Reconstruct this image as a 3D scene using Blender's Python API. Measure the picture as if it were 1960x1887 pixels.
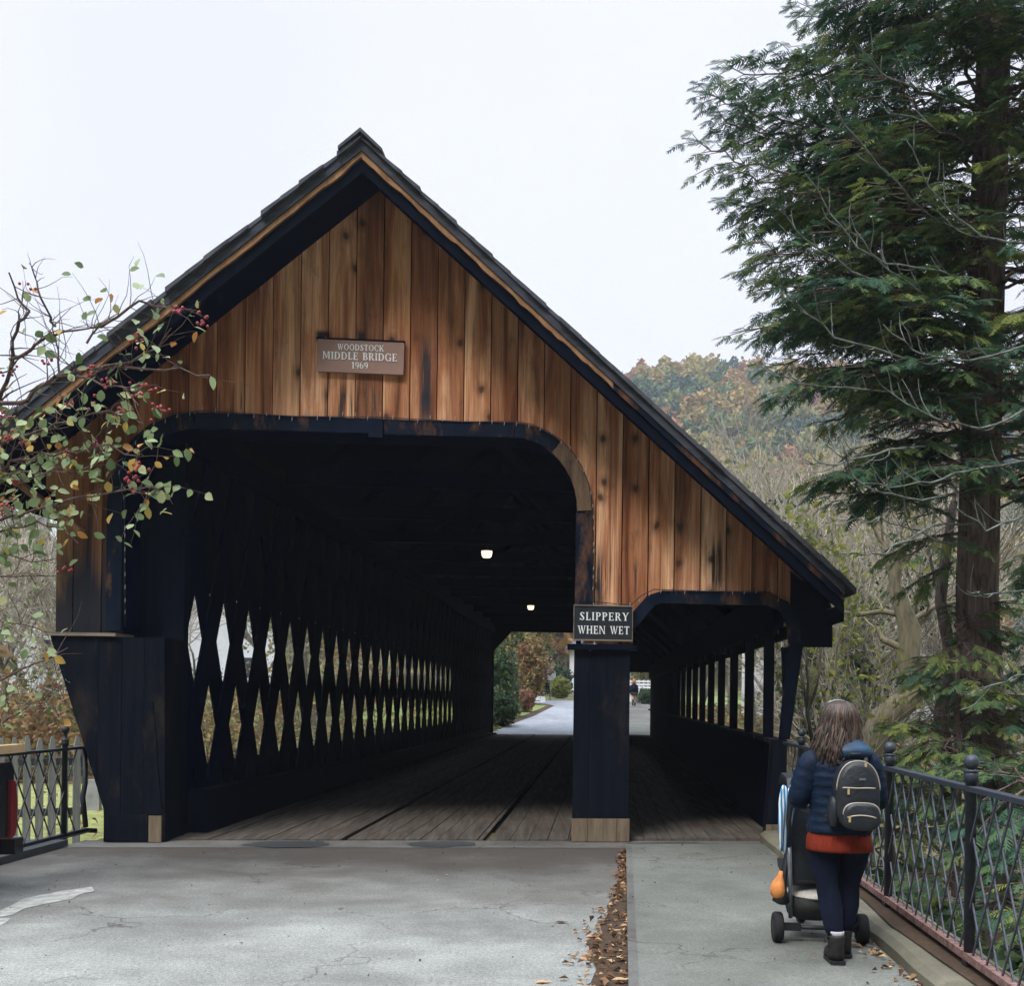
import bpy, math, random
import numpy as np
from mathutils import Vector, Matrix
for o in list(bpy.data.objects): bpy.data.objects.remove(o)
scn = bpy.context.scene
COL = scn.collection
R = math.radians

# ------------------------------------------------------------------ camera
ROLL = 0.012; HCAM = 1.6; FPX = 2114.0; CX = 980.0; CY = 1334.0     # measured on a 1960 px wide view of the photograph
cam = bpy.data.cameras.new("camera"); camo = bpy.data.objects.new("camera", cam); COL.objects.link(camo)
camo.location = (0, 0, HCAM); camo.rotation_euler = (R(90), -ROLL, 0)
cam.sensor_fit = 'HORIZONTAL'; cam.sensor_width = 36.0; cam.lens = 36.0 * FPX / 1960.0
cam.shift_y = (CY - 943.5) / 1960.0
cam.clip_start = 0.05; cam.clip_end = 3000
scn.camera = camo

# ------------------------------------------------------------------ sky, sun, exposure
scn.view_settings.view_transform = 'Standard'; scn.view_settings.look = 'None'
scn.view_settings.exposure = 0.0; scn.view_settings.gamma = 1.0
SUN_EL, SUN_AZ = R(50), R(211)      # azimuth clockwise from +Y: behind the camera, to its left
wd = bpy.data.worlds.new("World"); scn.world = wd; wd.use_nodes = True
nt = wd.node_tree; nt.nodes.clear()
def nn(nt, t, **k):
    n = nt.nodes.new(t)
    for a, b in k.items(): setattr(n, a, b)
    return n
out = nn(nt, 'ShaderNodeOutputWorld'); bg = nn(nt, 'ShaderNodeBackground')
sky = nn(nt, 'ShaderNodeTexSky', sky_type='NISHITA'); sky.sun_disc = False
sky.sun_elevation = SUN_EL; sky.sun_rotation = SUN_AZ; sky.dust_density = 3.0; sky.air_density = 1.0
tc = nn(nt, 'ShaderNodeTexCoord'); sx = nn(nt, 'ShaderNodeSeparateXYZ')
nt.links.new(tc.outputs['Generated'], sx.inputs[0])
rp = nn(nt, 'ShaderNodeValToRGB')          # overcast cloud deck: brighter overhead
e = rp.color_ramp.elements
e[0].position = 0.0; e[0].color = (0.965, 0.985, 1.13, 1); e[1].position = 1.0; e[1].color = (4.9, 5.25, 5.9, 1)
e2 = e.new(0.56); e2.color = (0.965, 0.985, 1.13, 1); e3 = e.new(0.78); e3.color = (2.3, 2.45, 2.7, 1)
nt.links.new(sx.outputs[2], rp.inputs[0])
mul = nn(nt, 'ShaderNodeVectorMath', operation='SCALE'); mul.inputs['Scale'].default_value = 10.0
# sky dimmed low behind the viewer, added to deepen shade under the eaves
by = nn(nt, 'ShaderNodeMapRange', interpolation_type='SMOOTHSTEP'); by.inputs[1].default_value = 0.1; by.inputs[2].default_value = -0.6; by.inputs[3].default_value = 0.0; by.inputs[4].default_value = 1.0
bz = nn(nt, 'ShaderNodeMapRange', interpolation_type='SMOOTHSTEP'); bz.inputs[1].default_value = 0.9; bz.inputs[2].default_value = 0.5; bz.inputs[3].default_value = 0.0; bz.inputs[4].default_value = 0.88
nt.links.new(sx.outputs[1], by.inputs[0]); nt.links.new(sx.outputs[2], bz.inputs[0])
bm = nn(nt, 'ShaderNodeMath', operation='MULTIPLY'); nt.links.new(by.outputs[0], bm.inputs[0]); nt.links.new(bz.outputs[0], bm.inputs[1])
dk = nn(nt, 'ShaderNodeMix', data_type='RGBA'); nt.links.new(bm.outputs[0], dk.inputs[0]); nt.links.new(rp.outputs[0], dk.inputs[6]); dk.inputs[7].default_value = (0, 0, 0, 1)
nt.links.new(dk.outputs[2], mul.inputs[0])
nz = nn(nt, 'ShaderNodeTexNoise'); nz.inputs['Scale'].default_value = 2.2; nz.inputs['Detail'].default_value = 4
nt.links.new(tc.outputs['Generated'], nz.inputs['Vector'])
mr = nn(nt, 'ShaderNodeMapRange'); mr.inputs[1].default_value = 0.42; mr.inputs[2].default_value = 0.75
mr.inputs[3].default_value = 0.0; mr.inputs[4].default_value = 0.10
nt.links.new(nz.outputs[0], mr.inputs[0])
mx = nn(nt, 'ShaderNodeMix', data_type='RGBA'); nt.links.new(mr.outputs[0], mx.inputs[0])
nt.links.new(mul.outputs[0], mx.inputs[6]); nt.links.new(sky.outputs[0], mx.inputs[7])
nt.links.new(mx.outputs[2], bg.inputs[0]); bg.inputs[1].default_value = 0.1
nt.links.new(bg.outputs[0], out.inputs[0])
sl = bpy.data.lights.new("sun", 'SUN'); slo = bpy.data.objects.new("sun", sl); COL.objects.link(slo)
sl.energy = 3.2; sl.angle = R(20); sl.color = (1.0, 0.95, 0.88)
sd = Vector((math.sin(SUN_AZ) * math.cos(SUN_EL), math.cos(SUN_AZ) * math.cos(SUN_EL), math.sin(SUN_EL)))
slo.rotation_euler = sd.to_track_quat('Z', 'Y').to_euler()

# ------------------------------------------------------------------ measuring helpers (photo points -> real places)
AX = R(4.7); UX, UY = math.cos(AX), math.sin(AX); VX, VY = math.sin(AX), math.cos(AX)
cr, sr = math.cos(ROLL), math.sin(ROLL)
def ray(px, py):
    dx, dy = px - CX, py - CY
    return (cr * dx + sr * dy) / FPX, (sr * dx - cr * dy) / FPX
def at(px, py, Y):
    a, b = ray(px, py); return (a * Y, Y, HCAM + b * Y)
def B(u, v, z): return (u * UX + v * VX, u * UY + v * VY, z)      # bridge frame: u across, v along the bridge
def toUV(X, Y):
    d = UX * VY - UY * VX
    return (X * VY - Y * VX) / d, (UX * Y - UY * X) / d
def ground(px, py, z=0.0):
    a, b = ray(px, py); t = (z - HCAM) / b; return (a * t, t, z)
def guv(px, py, z=0.0):
    X, Y, _ = ground(px, py, z); return toUV(X, Y)

# ------------------------------------------------------------------ mesh builder
class MB:
    def __init__(s, xf=None):
        s.V = []; s.nv = 0; s.L = []; s.T = []; s.S = []; s.MI = []; s.tn = []; s.xf = xf; s.tone = 0.5; s.mi = 0
    def add(s, verts, faces, smooth=False, tone=None):
        if s.xf: verts = [s.xf(*p) for p in verts]
        b = s.nv; n = len(verts); s.V.append(np.array(verts, dtype=np.float64).reshape(-1, 3)); s.nv += n
        s.tn.append(np.full(n, s.tone if tone is None else tone))
        for f in faces:
            s.L.append(np.array(f, dtype=np.int64) + b)
        s.T.append(np.array([len(f) for f in faces], dtype=np.int64))
        s.S.append(np.full(len(faces), smooth)); s.MI.append(np.full(len(faces), s.mi))
    def addnp(s, v, f, tone, smooth=False):
        b = s.nv; s.V.append(v); s.nv += len(v); s.tn.append(tone)
        s.L.append((f + b).ravel()); s.T.append(np.full(len(f), f.shape[1])); s.S.append(np.full(len(f), smooth)); s.MI.append(np.full(len(f), s.mi))
    def box(s, x0, x1, y0, y1, z0, z1):
        s.add([(x0, y0, z0), (x1, y0, z0), (x1, y1, z0), (x0, y1, z0), (x0, y0, z1), (x1, y0, z1), (x1, y1, z1), (x0, y1, z1)],
              [(0, 3, 2, 1), (4, 5, 6, 7), (0, 1, 5, 4), (1, 2, 6, 5), (2, 3, 7, 6), (3, 0, 4, 7)])
    def prism(s, poly, d0, d1):          # (x, z) outline pushed through y
        n = len(poly)
        s.add([(x, d0, z) for x, z in poly] + [(x, d1, z) for x, z in poly],
              [tuple(range(n)), tuple(range(2 * n - 1, n - 1, -1))] + [(i, i + n, (i + 1) % n + n, (i + 1) % n) for i in range(n)])
    def slab(s, poly, z0, z1):           # (x, y) outline raised from z0 to z1
        n = len(poly)
        s.add([(x, y, z0) for x, y in poly] + [(x, y, z1) for x, y in poly],
              [tuple(range(n - 1, -1, -1)), tuple(range(n, 2 * n))] + [(i, (i + 1) % n, (i + 1) % n + n, i + n) for i in range(n)])
    def beam(s, p, q, w, h, up=(0, 0, 1)):
        p, q = Vector(p), Vector(q); d = (q - p).normalized(); a = d.cross(Vector(up))
        if a.length < 1e-4: a = d.cross(Vector((0, 1, 0)))
        a.normalize(); b = a.cross(d)
        vs = []
        for c in (p, q):
            for i, j in ((-1, -1), (1, -1), (1, 1), (-1, 1)): vs.append(tuple(c + a * (i * w / 2) + b * (j * h / 2)))
        s.add(vs, [(3, 2, 1, 0), (4, 5, 6, 7), (0, 1, 5, 4), (1, 2, 6, 5), (2, 3, 7, 6), (3, 0, 4, 7)])
    def tube(s, pts, rad, n=6, cap=True, smooth=True):
        pts = [Vector(p) for p in pts]
        if not hasattr(rad, '__len__'): rad = [rad] * len(pts)
        vs = []; a = None
        for i, p in enumerate(pts):
            d = (pts[min(i + 1, len(pts) - 1)] - pts[max(i - 1, 0)])
            d = d.normalized() if d.length > 1e-9 else Vector((0, 0, 1))
            if a is None:
                a = d.cross(Vector((0, 0, 1)) if abs(d.z) < 0.9 else Vector((1, 0, 0))).normalized()
            else:
                a = (a - d * a.dot(d)).normalized()
            b = d.cross(a)
            for k in range(n):
                t = 2 * math.pi * k / n
                vs.append(tuple(p + (a * math.cos(t) + b * math.sin(t)) * rad[i]))
        m = len(pts)
        fs = [(i * n + k, i * n + (k + 1) % n, (i + 1) * n + (k + 1) % n, (i + 1) * n + k) for i in range(m - 1) for k in range(n)]
        if cap: fs += [tuple(range(n - 1, -1, -1)), tuple(range((m - 1) * n, m * n))]
        s.add(vs, fs, smooth)
    def loft(s, rings, n=20, cap=True, wob=0.0, seed=0, p=2.0):      # rings: centre, (rx, ry) in the horizontal plane; optional tilt
        rg = random.Random(seed); vs = []
        for (c, rx, ry) in rings:
            for k in range(n):
                t = 2 * math.pi * k / n; cs, sn = math.cos(t), math.sin(t)
                q = (abs(cs) ** p + abs(sn) ** p) ** (-1 / p)
                w = 1 + wob * (rg.random() - .5)
                vs.append((c[0] + rx * cs * q * w, c[1] + ry * sn * q * w, c[2]))
        m = len(rings)
        fs = [(i * n + k, i * n + (k + 1) % n, (i + 1) * n + (k + 1) % n, (i + 1) * n + k) for i in range(m - 1) for k in range(n)]
        if cap: fs += [tuple(range(n - 1, -1, -1)), tuple(range((m - 1) * n, m * n))]
        s.add(vs, fs, True)
    def lathe(s, prof, c=(0, 0, 0), n=16, smooth=True):
        vs = [(c[0] + r * math.cos(2 * math.pi * k / n), c[1] + r * math.sin(2 * math.pi * k / n), c[2] + z) for r, z in prof for k in range(n)]
        m = len(prof)
        fs = [(i * n + k, i * n + (k + 1) % n, (i + 1) * n + (k + 1) % n, (i + 1) * n + k) for i in range(m - 1) for k in range(n)]
        fs += [tuple(range(n - 1, -1, -1)), tuple(range((m - 1) * n, m * n))]
        s.add(vs, fs, smooth)
    def build(s, name, mats, parent=None, origin=None):
        if not s.V: s.add([(0, 0, 0)], [])
        V = np.concatenate(s.V)
        if parent is not None: o0 = np.array(WL[parent.name])
        elif origin is not None: o0 = np.array(origin, dtype=float)
        else: o0 = np.array([(V[:, 0].min() + V[:, 0].max()) / 2, (V[:, 1].min() + V[:, 1].max()) / 2, V[:, 2].min()])
        me = bpy.data.meshes.new(name)
        L = np.concatenate([np.asarray(l).ravel() for l in s.L]); T = np.concatenate(s.T)
        me.vertices.add(len(V)); me.vertices.foreach_set('co', (V - o0).astype(np.float32).ravel())
        me.loops.add(len(L)); me.loops.foreach_set('vertex_index', L.astype(np.int32))
        me.polygons.add(len(T)); st = np.concatenate([[0], np.cumsum(T)[:-1]])
        me.polygons.foreach_set('loop_start', st.astype(np.int32)); me.polygons.foreach_set('loop_total', T.astype(np.int32))
        me.polygons.foreach_set('use_smooth', np.concatenate(s.S).astype(bool))
        if not isinstance(mats, (list, tuple)): mats = [mats]
        for m in mats: me.materials.append(m)
        me.polygons.foreach_set('material_index', np.concatenate(s.MI).astype(np.int32))
        at_ = me.attributes.new('tone', 'FLOAT', 'POINT'); at_.data.foreach_set('value', np.concatenate(s.tn).astype(np.float32))
        me.update(calc_edges=True); me.validate()
        o = bpy.data.objects.new(name, me); COL.objects.link(o)
        if parent is not None: o.parent = parent; WL[o.name] = tuple(o0)
        else: o.location = tuple(o0); WL[o.name] = tuple(o0)
        return o
WL = {}
def tag(o, label, cat, group=None, kind=None):
    if label: o['label'] = label
    if cat: o['category'] = cat
    if group: o['group'] = group
    if kind: o['kind'] = kind
    return o
def thing(name, label, cat, loc, group=None):
    o = bpy.data.objects.new(name, None); COL.objects.link(o); o.location = loc; o.empty_display_size = .2
    WL[o.name] = tuple(loc); return tag(o, label, cat, group)
def struct(o, kind='structure'):
    o['kind'] = kind; return o
def dup_tree(root, loc, label=None, rotz=0.0, scale=1.0):
    c = root.copy(); COL.objects.link(c); c.location = loc; c.rotation_euler = (0, 0, rotz); c.scale = (scale,) * 3
    WL[c.name] = tuple(loc)
    if label: c['label'] = label
    for ch in list(root.children):
        d = ch.copy(); COL.objects.link(d); d.parent = c
        for g in list(ch.children):
            q = g.copy(); COL.objects.link(q); q.parent = d
    return c

# ------------------------------------------------------------------ materials
def base_mat(name, rough=0.7, metal=0.0, spec=0.3):
    m = bpy.data.materials.new(name); m.use_nodes = True; t = m.node_tree
    b = t.nodes['Principled BSDF']; b.inputs['Roughness'].default_value = rough; b.inputs['Metallic'].default_value = metal
    b.inputs['Specular IOR Level'].default_value = spec
    return m, t, b
def coords(t, scale=(1, 1, 1), tone=0.0, loc=(0, 0, 0)):
    c = nn(t, 'ShaderNodeTexCoord'); mp = nn(t, 'ShaderNodeMapping'); mp.inputs['Scale'].default_value = scale; mp.inputs['Location'].default_value = loc
    t.links.new(c.outputs['Object'], mp.inputs[0])
    if tone:
        a = nn(t, 'ShaderNodeAttribute', attribute_name='tone'); v = nn(t, 'ShaderNodeVectorMath', operation='SCALE')
        cx = nn(t, 'ShaderNodeCombineXYZ'); t.links.new(a.outputs['Fac'], cx.inputs[0]); t.links.new(a.outputs['Fac'], cx.inputs[2]); t.links.new(a.outputs['Fac'], cx.inputs[1])
        t.links.new(cx.outputs[0], v.inputs[0]); v.inputs['Scale'].default_value = tone
        ad = nn(t, 'ShaderNodeVectorMath', operation='ADD'); t.links.new(mp.outputs[0], ad.inputs[0]); t.links.new(v.outputs[0], ad.inputs[1])
        return ad.outputs[0]
    return mp.outputs[0]
def noise(t, vec, scale=1.0, detail=5, rough=.55, dist=0.0):
    n = nn(t, 'ShaderNodeTexNoise'); n.inputs['Scale'].default_value = scale; n.inputs['Detail'].default_value = detail
    n.inputs['Roughness'].default_value = rough; n.inputs['Distortion'].default_value = dist
    t.links.new(vec, n.inputs['Vector']); return n.outputs[0]
def ramp(t, fac, stops):
    r = nn(t, 'ShaderNodeValToRGB'); e = r.color_ramp.elements
    while len(e) < len(stops): e.new(0.5)
    for x, (p, c) in zip(e, stops):
        x.position = p
        c = (c, c, c) if not hasattr(c, '__len__') else c
        x.color = (*c, 1)
    t.links.new(fac, r.inputs[0]); return r.outputs[0]
def mixc(t, fac, a, b, mode='MIX'):
    m = nn(t, 'ShaderNodeMix', data_type='RGBA', blend_type=mode)
    for s_, i in ((fac, 0), (a, 6), (b, 7)):
        if hasattr(s_, 'is_linked') or hasattr(s_, 'links'): t.links.new(s_, m.inputs[i])
        elif i == 0: m.inputs[0].default_value = s_
        else: m.inputs[i].default_value = (*s_, 1)
    return m.outputs[2]
def math_(t, op, a, b=0.0):
    m = nn(t, 'ShaderNodeMath', operation=op)
    for s_, i in ((a, 0), (b, 1)):
        if hasattr(s_, 'links'): t.links.new(s_, m.inputs[i])
        else: m.inputs[i].default_value = s_
    return m.outputs[0]
def bump(t, b, h, strength=.3, dist=.01):
    n = nn(t, 'ShaderNodeBump'); n.inputs['Strength'].default_value = strength; n.inputs['Distance'].default_value = dist
    t.links.new(h, n.inputs['Height']); t.links.new(n.outputs[0], b.inputs['Normal'])
def toneattr(t): return nn(t, 'ShaderNodeAttribute', attribute_name='tone').outputs['Fac']

def simple(name, col, rough=.7, var=.25, scale=14.0, metal=0.0, bmp=.15, spec=.3, sc=(1, 1, 1), col2=None):
    m, t, b = base_mat(name, rough, metal, spec)
    v = coords(t, sc); n = noise(t, v, scale, 6, .6)
    c0 = tuple(x * (1 - var) for x in col); c1 = col2 if col2 else tuple(min(1, x * (1 + var)) for x in col)
    t.links.new(ramp(t, n, [(.3, c0), (.7, c1)]), b.inputs['Base Color'])
    if bmp: bump(t, b, n, bmp, .01)
    return m

def siding(name, lo, mid, hi, stainlow=False):
    m, t, b = base_mat(name, .75, 0, .2)
    v = coords(t, (4.5, 4.5, .38), 40); g = noise(t, v, 1.0, 8, .60, .9)
    v2 = coords(t, (26, 26, 1.0), 23); g2 = noise(t, v2, 1.0, 5, .6, .2)
    col = ramp(t, math_(t, 'ADD', math_(t, 'MULTIPLY', g, .8), math_(t, 'MULTIPLY', g2, .2)), [(.34, lo), (.48, mid), (.64, hi)])
    g3 = noise(t, coords(t, (85, 85, 1.3), 51), 1.0, 4, .6); col = mixc(t, 1.0, col, ramp(t, g3, [(.32, .66), (.52, 1.0), (.7, 1.14)]), 'MULTIPLY')
    tn = toneattr(t)
    col = mixc(t, 1.0, col, ramp(t, tn, [(0, (.55, .44, .38)), (.35, (.85, .76, .68)), (.7, (1.0, .98, .96)), (1, (1.15, 1.2, 1.24))]), 'MULTIPLY')
    # knots
    vk = coords(t, (2.5, 2.5, 1.9), 31); sk = nn(t, 'ShaderNodeSeparateXYZ'); ck = nn(t, 'ShaderNodeCombineXYZ'); t.links.new(vk, sk.inputs[0])
    t.links.new(sk.outputs[0], ck.inputs[0]); t.links.new(math_(t, 'ADD', sk.outputs[2], math_(t, 'MULTIPLY', g2, .22)), ck.inputs[1])
    vo = nn(t, 'ShaderNodeTexVoronoi', voronoi_dimensions='2D'); vo.inputs['Scale'].default_value = 1.0; t.links.new(ck.outputs[0], vo.inputs['Vector'])
    kn = ramp(t, vo.outputs['Distance'], [(.05, 1.0), (.10, .45), (.22, 0.0)])
    kpick = nn(t, 'ShaderNodeSeparateXYZ'); t.links.new(vo.outputs['Color'], kpick.inputs[0])
    kn = math_(t, 'MULTIPLY', kn, ramp(t, kpick.outputs[0], [(.55, 0.0), (.58, 1.0)]))
    col = mixc(t, math_(t, 'MULTIPLY', kn, .88), col, (.045, .018, .010))
    # weather streaks running down the boards
    v3 = coords(t, (5.0, 5.0, .24), 17); s3 = noise(t, v3, 1.0, 6, .7, .4)
    st = ramp(t, s3, [(.54, 0.0), (.72, 1.0)])
    col = mixc(t, math_(t, 'MULTIPLY', st, .7), col, (.035, .026, .024))
    v4 = coords(t, (5, 5, 2.2), 9); s4 = noise(t, v4, 1.0, 7, .7)
    col = mixc(t, ramp(t, s4, [(.56, 0.0), (.78, .7)]), col, (.06, .028, .016))
    co = nn(t, 'ShaderNodeTexCoord'); so = nn(t, 'ShaderNodeSeparateXYZ'); t.links.new(co.outputs['Object'], so.inputs[0])
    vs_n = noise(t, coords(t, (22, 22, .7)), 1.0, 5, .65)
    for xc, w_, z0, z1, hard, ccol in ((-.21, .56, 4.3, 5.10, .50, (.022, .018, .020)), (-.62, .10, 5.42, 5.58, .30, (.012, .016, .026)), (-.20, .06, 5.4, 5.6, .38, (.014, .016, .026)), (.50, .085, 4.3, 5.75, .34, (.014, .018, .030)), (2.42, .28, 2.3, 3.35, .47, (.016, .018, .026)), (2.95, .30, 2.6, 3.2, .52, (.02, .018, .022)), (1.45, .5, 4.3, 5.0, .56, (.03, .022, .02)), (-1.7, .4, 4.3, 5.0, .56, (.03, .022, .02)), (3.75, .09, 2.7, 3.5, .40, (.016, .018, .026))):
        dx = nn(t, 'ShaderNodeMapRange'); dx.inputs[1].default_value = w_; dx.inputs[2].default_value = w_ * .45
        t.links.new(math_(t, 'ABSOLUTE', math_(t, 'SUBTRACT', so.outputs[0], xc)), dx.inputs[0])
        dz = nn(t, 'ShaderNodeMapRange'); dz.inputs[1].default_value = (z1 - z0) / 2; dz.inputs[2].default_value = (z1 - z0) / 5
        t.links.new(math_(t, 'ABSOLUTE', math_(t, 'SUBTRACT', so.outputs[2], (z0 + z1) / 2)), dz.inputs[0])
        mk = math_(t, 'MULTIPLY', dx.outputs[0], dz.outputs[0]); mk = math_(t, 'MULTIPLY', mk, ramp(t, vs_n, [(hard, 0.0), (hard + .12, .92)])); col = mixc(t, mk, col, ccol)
    if stainlow:                          # blackened foot of the boards
        sz = nn(t, 'ShaderNodeSeparateXYZ'); c = nn(t, 'ShaderNodeTexCoord'); t.links.new(c.outputs['Object'], sz.inputs[0])
        h = math_(t, 'ADD', sz.outputs[2], math_(t, 'MULTIPLY', g, 1.5)); mr_ = nn(t, 'ShaderNodeMapRange')
        mr_.inputs[1].default_value = 4.35; mr_.inputs[2].default_value = 3.55; mr_.inputs[3].default_value = 0; mr_.inputs[4].default_value = .97
        t.links.new(h, mr_.inputs[0]); col = mixc(t, mr_.outputs[0], col, (.007, .012, .022))
    t.links.new(col, b.inputs['Base Color']); bump(t, b, g, .35, .006)
    return m
M = {}
M['gable'] = siding('gable_wood', (.12, .038, .016), (.47, .205, .104), (.86, .53, .325))
M['gablestain'] = siding('stained_wood', (.08, .03, .013), (.24, .105, .045), (.42, .24, .12), True)
def timber(name, c0, c1, worn=None, sc=(10, 10, .8), amt=(.6, .75)):
    m, t, b = base_mat(name, .9, 0, .03)
    g = noise(t, coords(t, sc, 21), 1.0, 7, .65, .3)
    col = ramp(t, g, [(.3, c0), (.7, c1)])
    if worn:
        w = noise(t, coords(t, (3, 3, 1.2), 5), 1.0, 6, .7)
        col = mixc(t, ramp(t, w, [(amt[0], 0.0), (amt[1], .9)]), col, worn)
    t.links.new(col, b.inputs['Base Color']); bump(t, b, g, .3, .006); return m
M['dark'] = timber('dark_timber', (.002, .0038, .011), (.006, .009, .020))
M['darkworn'] = timber('worn_dark_timber', (.004, .008, .020), (.012, .018, .033), (.15, .075, .038), (6, 6, 2.5), (.53, .68))
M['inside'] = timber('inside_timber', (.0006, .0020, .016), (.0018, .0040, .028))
M['post'] = timber('post_timber', (.0022, .0042, .010), (.009, .011, .018), (.042, .033, .026), (14, 14, .7), (.55, .80))
M['rake'] = timber('rake_timber', (.035, .04, .055), (.08, .085, .105), None, (2, 2, 12))
M['bare'] = timber('bare_fascia_wood', (.17, .085, .045), (.42, .24, .14), (.03, .03, .04), (7, 7, 3))
M['kick'] = timber('kick_board_wood', (.10, .078, .055), (.24, .19, .135), (.07, .055, .04), (12, 12, 1.5))
M['bracewood'] = timber('brace_wood', (.065, .044, .031), (.185, .125, .085), (.014, .014, .02), (14, 14, 2), (.48, .62))
M['ledge'] = timber('ledge_wood', (.12, .10, .085), (.26, .225, .19), None, (2, 2, 20))
M['newwood'] = timber('new_lumber', (.50, .34, .18), (.66, .48, .28), None, (3, 3, 20))
M['deck'] = timber('deck_planks', (.05, .045, .041), (.14, .124, .108), (.10, .066, .046), (14, .9, 14), (.5, .75))
M['groove'] = timber('deck_gap', (.008, .008, .010), (.014, .014, .018))
# shingles
def shingles():
    m, t, b = base_mat('shingles', .85)
    br = nn(t, 'ShaderNodeTexBrick'); v = coords(t, (1, 1, 1), 7); sp = nn(t, 'ShaderNodeSeparateXYZ'); cb = nn(t, 'ShaderNodeCombineXYZ')
    t.links.new(v, sp.inputs[0]); t.links.new(sp.outputs[1], cb.inputs[0]); t.links.new(sp.outputs[2], cb.inputs[1]); t.links.new(cb.outputs[0], br.inputs[0])
    br.inputs['Scale'].default_value = 3.0; br.inputs['Color1'].default_value = (.05, .055, .07, 1); br.inputs['Color2'].default_value = (.10, .105, .13, 1); br.inputs['Mortar'].default_value = (.02, .02, .025, 1)
    br.inputs['Mortar Size'].default_value = .01
    n = noise(t, v, 8, 6); t.links.new(mixc(t, .6, br.outputs[0], ramp(t, n, [(.3, (.03, .034, .045)), (.7, (.11, .115, .14))])), b.inputs['Base Color'])
    return m
M['shingle'] = shingles()
def asphalt(name, c0, c1, dirt, brown=.5, speck=1.0, rough=.85, near=False):
    m, t, b = base_mat(name, rough, 0, .35)
    v = coords(t); big = noise(t, v, .55, 5, .55, .4); mid = noise(t, v, 3.0, 7, .65); fin = noise(t, v, 110, 3, .75)
    col = ramp(t, big, [(.32, c0), (.62, c1)])
    col = mixc(t, 1.0, col, ramp(t, mid, [(.3, .80), (.7, 1.14)]), 'MULTIPLY')
    col = mixc(t, 1.0, col, ramp(t, fin, [(.25, 1 - .38 * speck), (.5, 1.0), (.75, 1 + .30 * speck)]), 'MULTIPLY')
    med = noise(t, v, 42, 4, .7); col = mixc(t, 1.0, col, ramp(t, med, [(.3, 1 - .2 * speck), (.7, 1 + .18 * speck)]), 'MULTIPLY')
    if near:  # brown dirt tone that also paints in the shade before the bridge
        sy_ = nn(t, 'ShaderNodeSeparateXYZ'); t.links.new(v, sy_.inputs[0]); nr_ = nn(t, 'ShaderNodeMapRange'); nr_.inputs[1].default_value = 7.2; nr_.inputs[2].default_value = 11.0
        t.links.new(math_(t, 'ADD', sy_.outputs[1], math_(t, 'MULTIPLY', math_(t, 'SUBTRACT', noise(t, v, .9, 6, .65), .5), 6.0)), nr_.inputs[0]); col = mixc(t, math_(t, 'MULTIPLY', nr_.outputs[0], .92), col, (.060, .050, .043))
    d = noise(t, coords(t, (.5, 1.2, 1), 0, (3, 1, 0)), 1.1, 6, .6)
    col = mixc(t, ramp(t, d, [(.5, 0.0), (.75, brown)]), col, dirt)
    vo = nn(t, 'ShaderNodeTexVoronoi', feature='DISTANCE_TO_EDGE'); vo.inputs['Scale'].default_value = .55
    wv = nn(t, 'ShaderNodeVectorMath', operation='ADD'); nw = nn(t, 'ShaderNodeTexNoise'); nw.inputs['Scale'].default_value = 2.5; nw.inputs['Detail'].default_value = 5
    t.links.new(v, nw.inputs['Vector']); t.links.new(v, wv.inputs[0]); t.links.new(nw.outputs['Color'], wv.inputs[1]); t.links.new(wv.outputs[0], vo.inputs['Vector'])
    ck = ramp(t, vo.outputs['Distance'], [(.003, 1.0), (.010, 0.0)]); ck = math_(t, 'MULTIPLY', ck, ramp(t, noise(t, v, .8, 3), [(.45, 0.0), (.58, .75)]))
    col = mixc(t, ck, col, tuple(x * .4 for x in dirt))
    t.links.new(col, b.inputs['Base Color']); bump(t, b, fin, .5, .006); return m
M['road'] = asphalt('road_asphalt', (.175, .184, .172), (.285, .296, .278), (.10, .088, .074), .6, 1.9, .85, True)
M['walk'] = asphalt('walk_asphalt', (.115, .122, .108), (.175, .184, .166), (.14, .13, .10), .4, 1.4)
M['patch'] = asphalt('patch_asphalt', (.03, .036, .04), (.06, .068, .072), (.05, .045, .04), .3)
M['strip'] = asphalt('threshold_concrete', (.085, .083, .078), (.16, .157, .148), (.05, .04, .032), .9)
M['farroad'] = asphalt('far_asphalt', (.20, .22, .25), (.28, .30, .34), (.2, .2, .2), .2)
M['curb'] = asphalt('mossy_concrete', (.11, .105, .075), (.25, .23, .17), (.05, .048, .028), .95, .6)
M['paint'] = simple('worn_road_paint', (.22, .225, .21), .85, .1, 9, 0, .2, .2, (1, 1, 1), (.50, .50, .47))
M['soil'] = simple('gutter_soil', (.055, .035, .022), .95, .45, 25)
def groundmat():
    m, t, b = base_mat('ground_cover', .95)
    v = coords(t); n = noise(t, v, .35, 6, .6); f = noise(t, v, 14, 6, .7)
    col = ramp(t, n, [(.35, (.095, .085, .045)), (.5, (.11, .12, .045)), (.65, (.14, .105, .065))])
    col = mixc(t, 1.0, col, ramp(t, f, [(.25, .6), (.75, 1.35)]), 'MULTIPLY')
    t.links.new(col, b.inputs['Base Color']); bump(t, b, f, .8, .05); return m
M['ground'] = groundmat()
M['lawn'] = simple('lawn_grass', (.20, .23, .075), .95, .4, 9, 0, .6, .1, (1, 1, 1), (.33, .34, .14))
M['farlawn'] = simple('far_lawn', (.15, .19, .06), .95, .3, 3)
m, t, b = base_mat('river_water', .08, 0, .5); b.inputs['Base Color'].default_value = (.02, .028, .025, 1); bump(t, b, noise(t, coords(t), 3, 4), .3, .05); M['water'] = m
M['iron'] = simple('dark_iron', (.018, .021, .030), .55, .4, 30, .3, .1, .5)
M['bars'] = simple('grey_lattice_iron', (.075, .085, .11), .5, .35, 40, .2, .1, .5)
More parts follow.
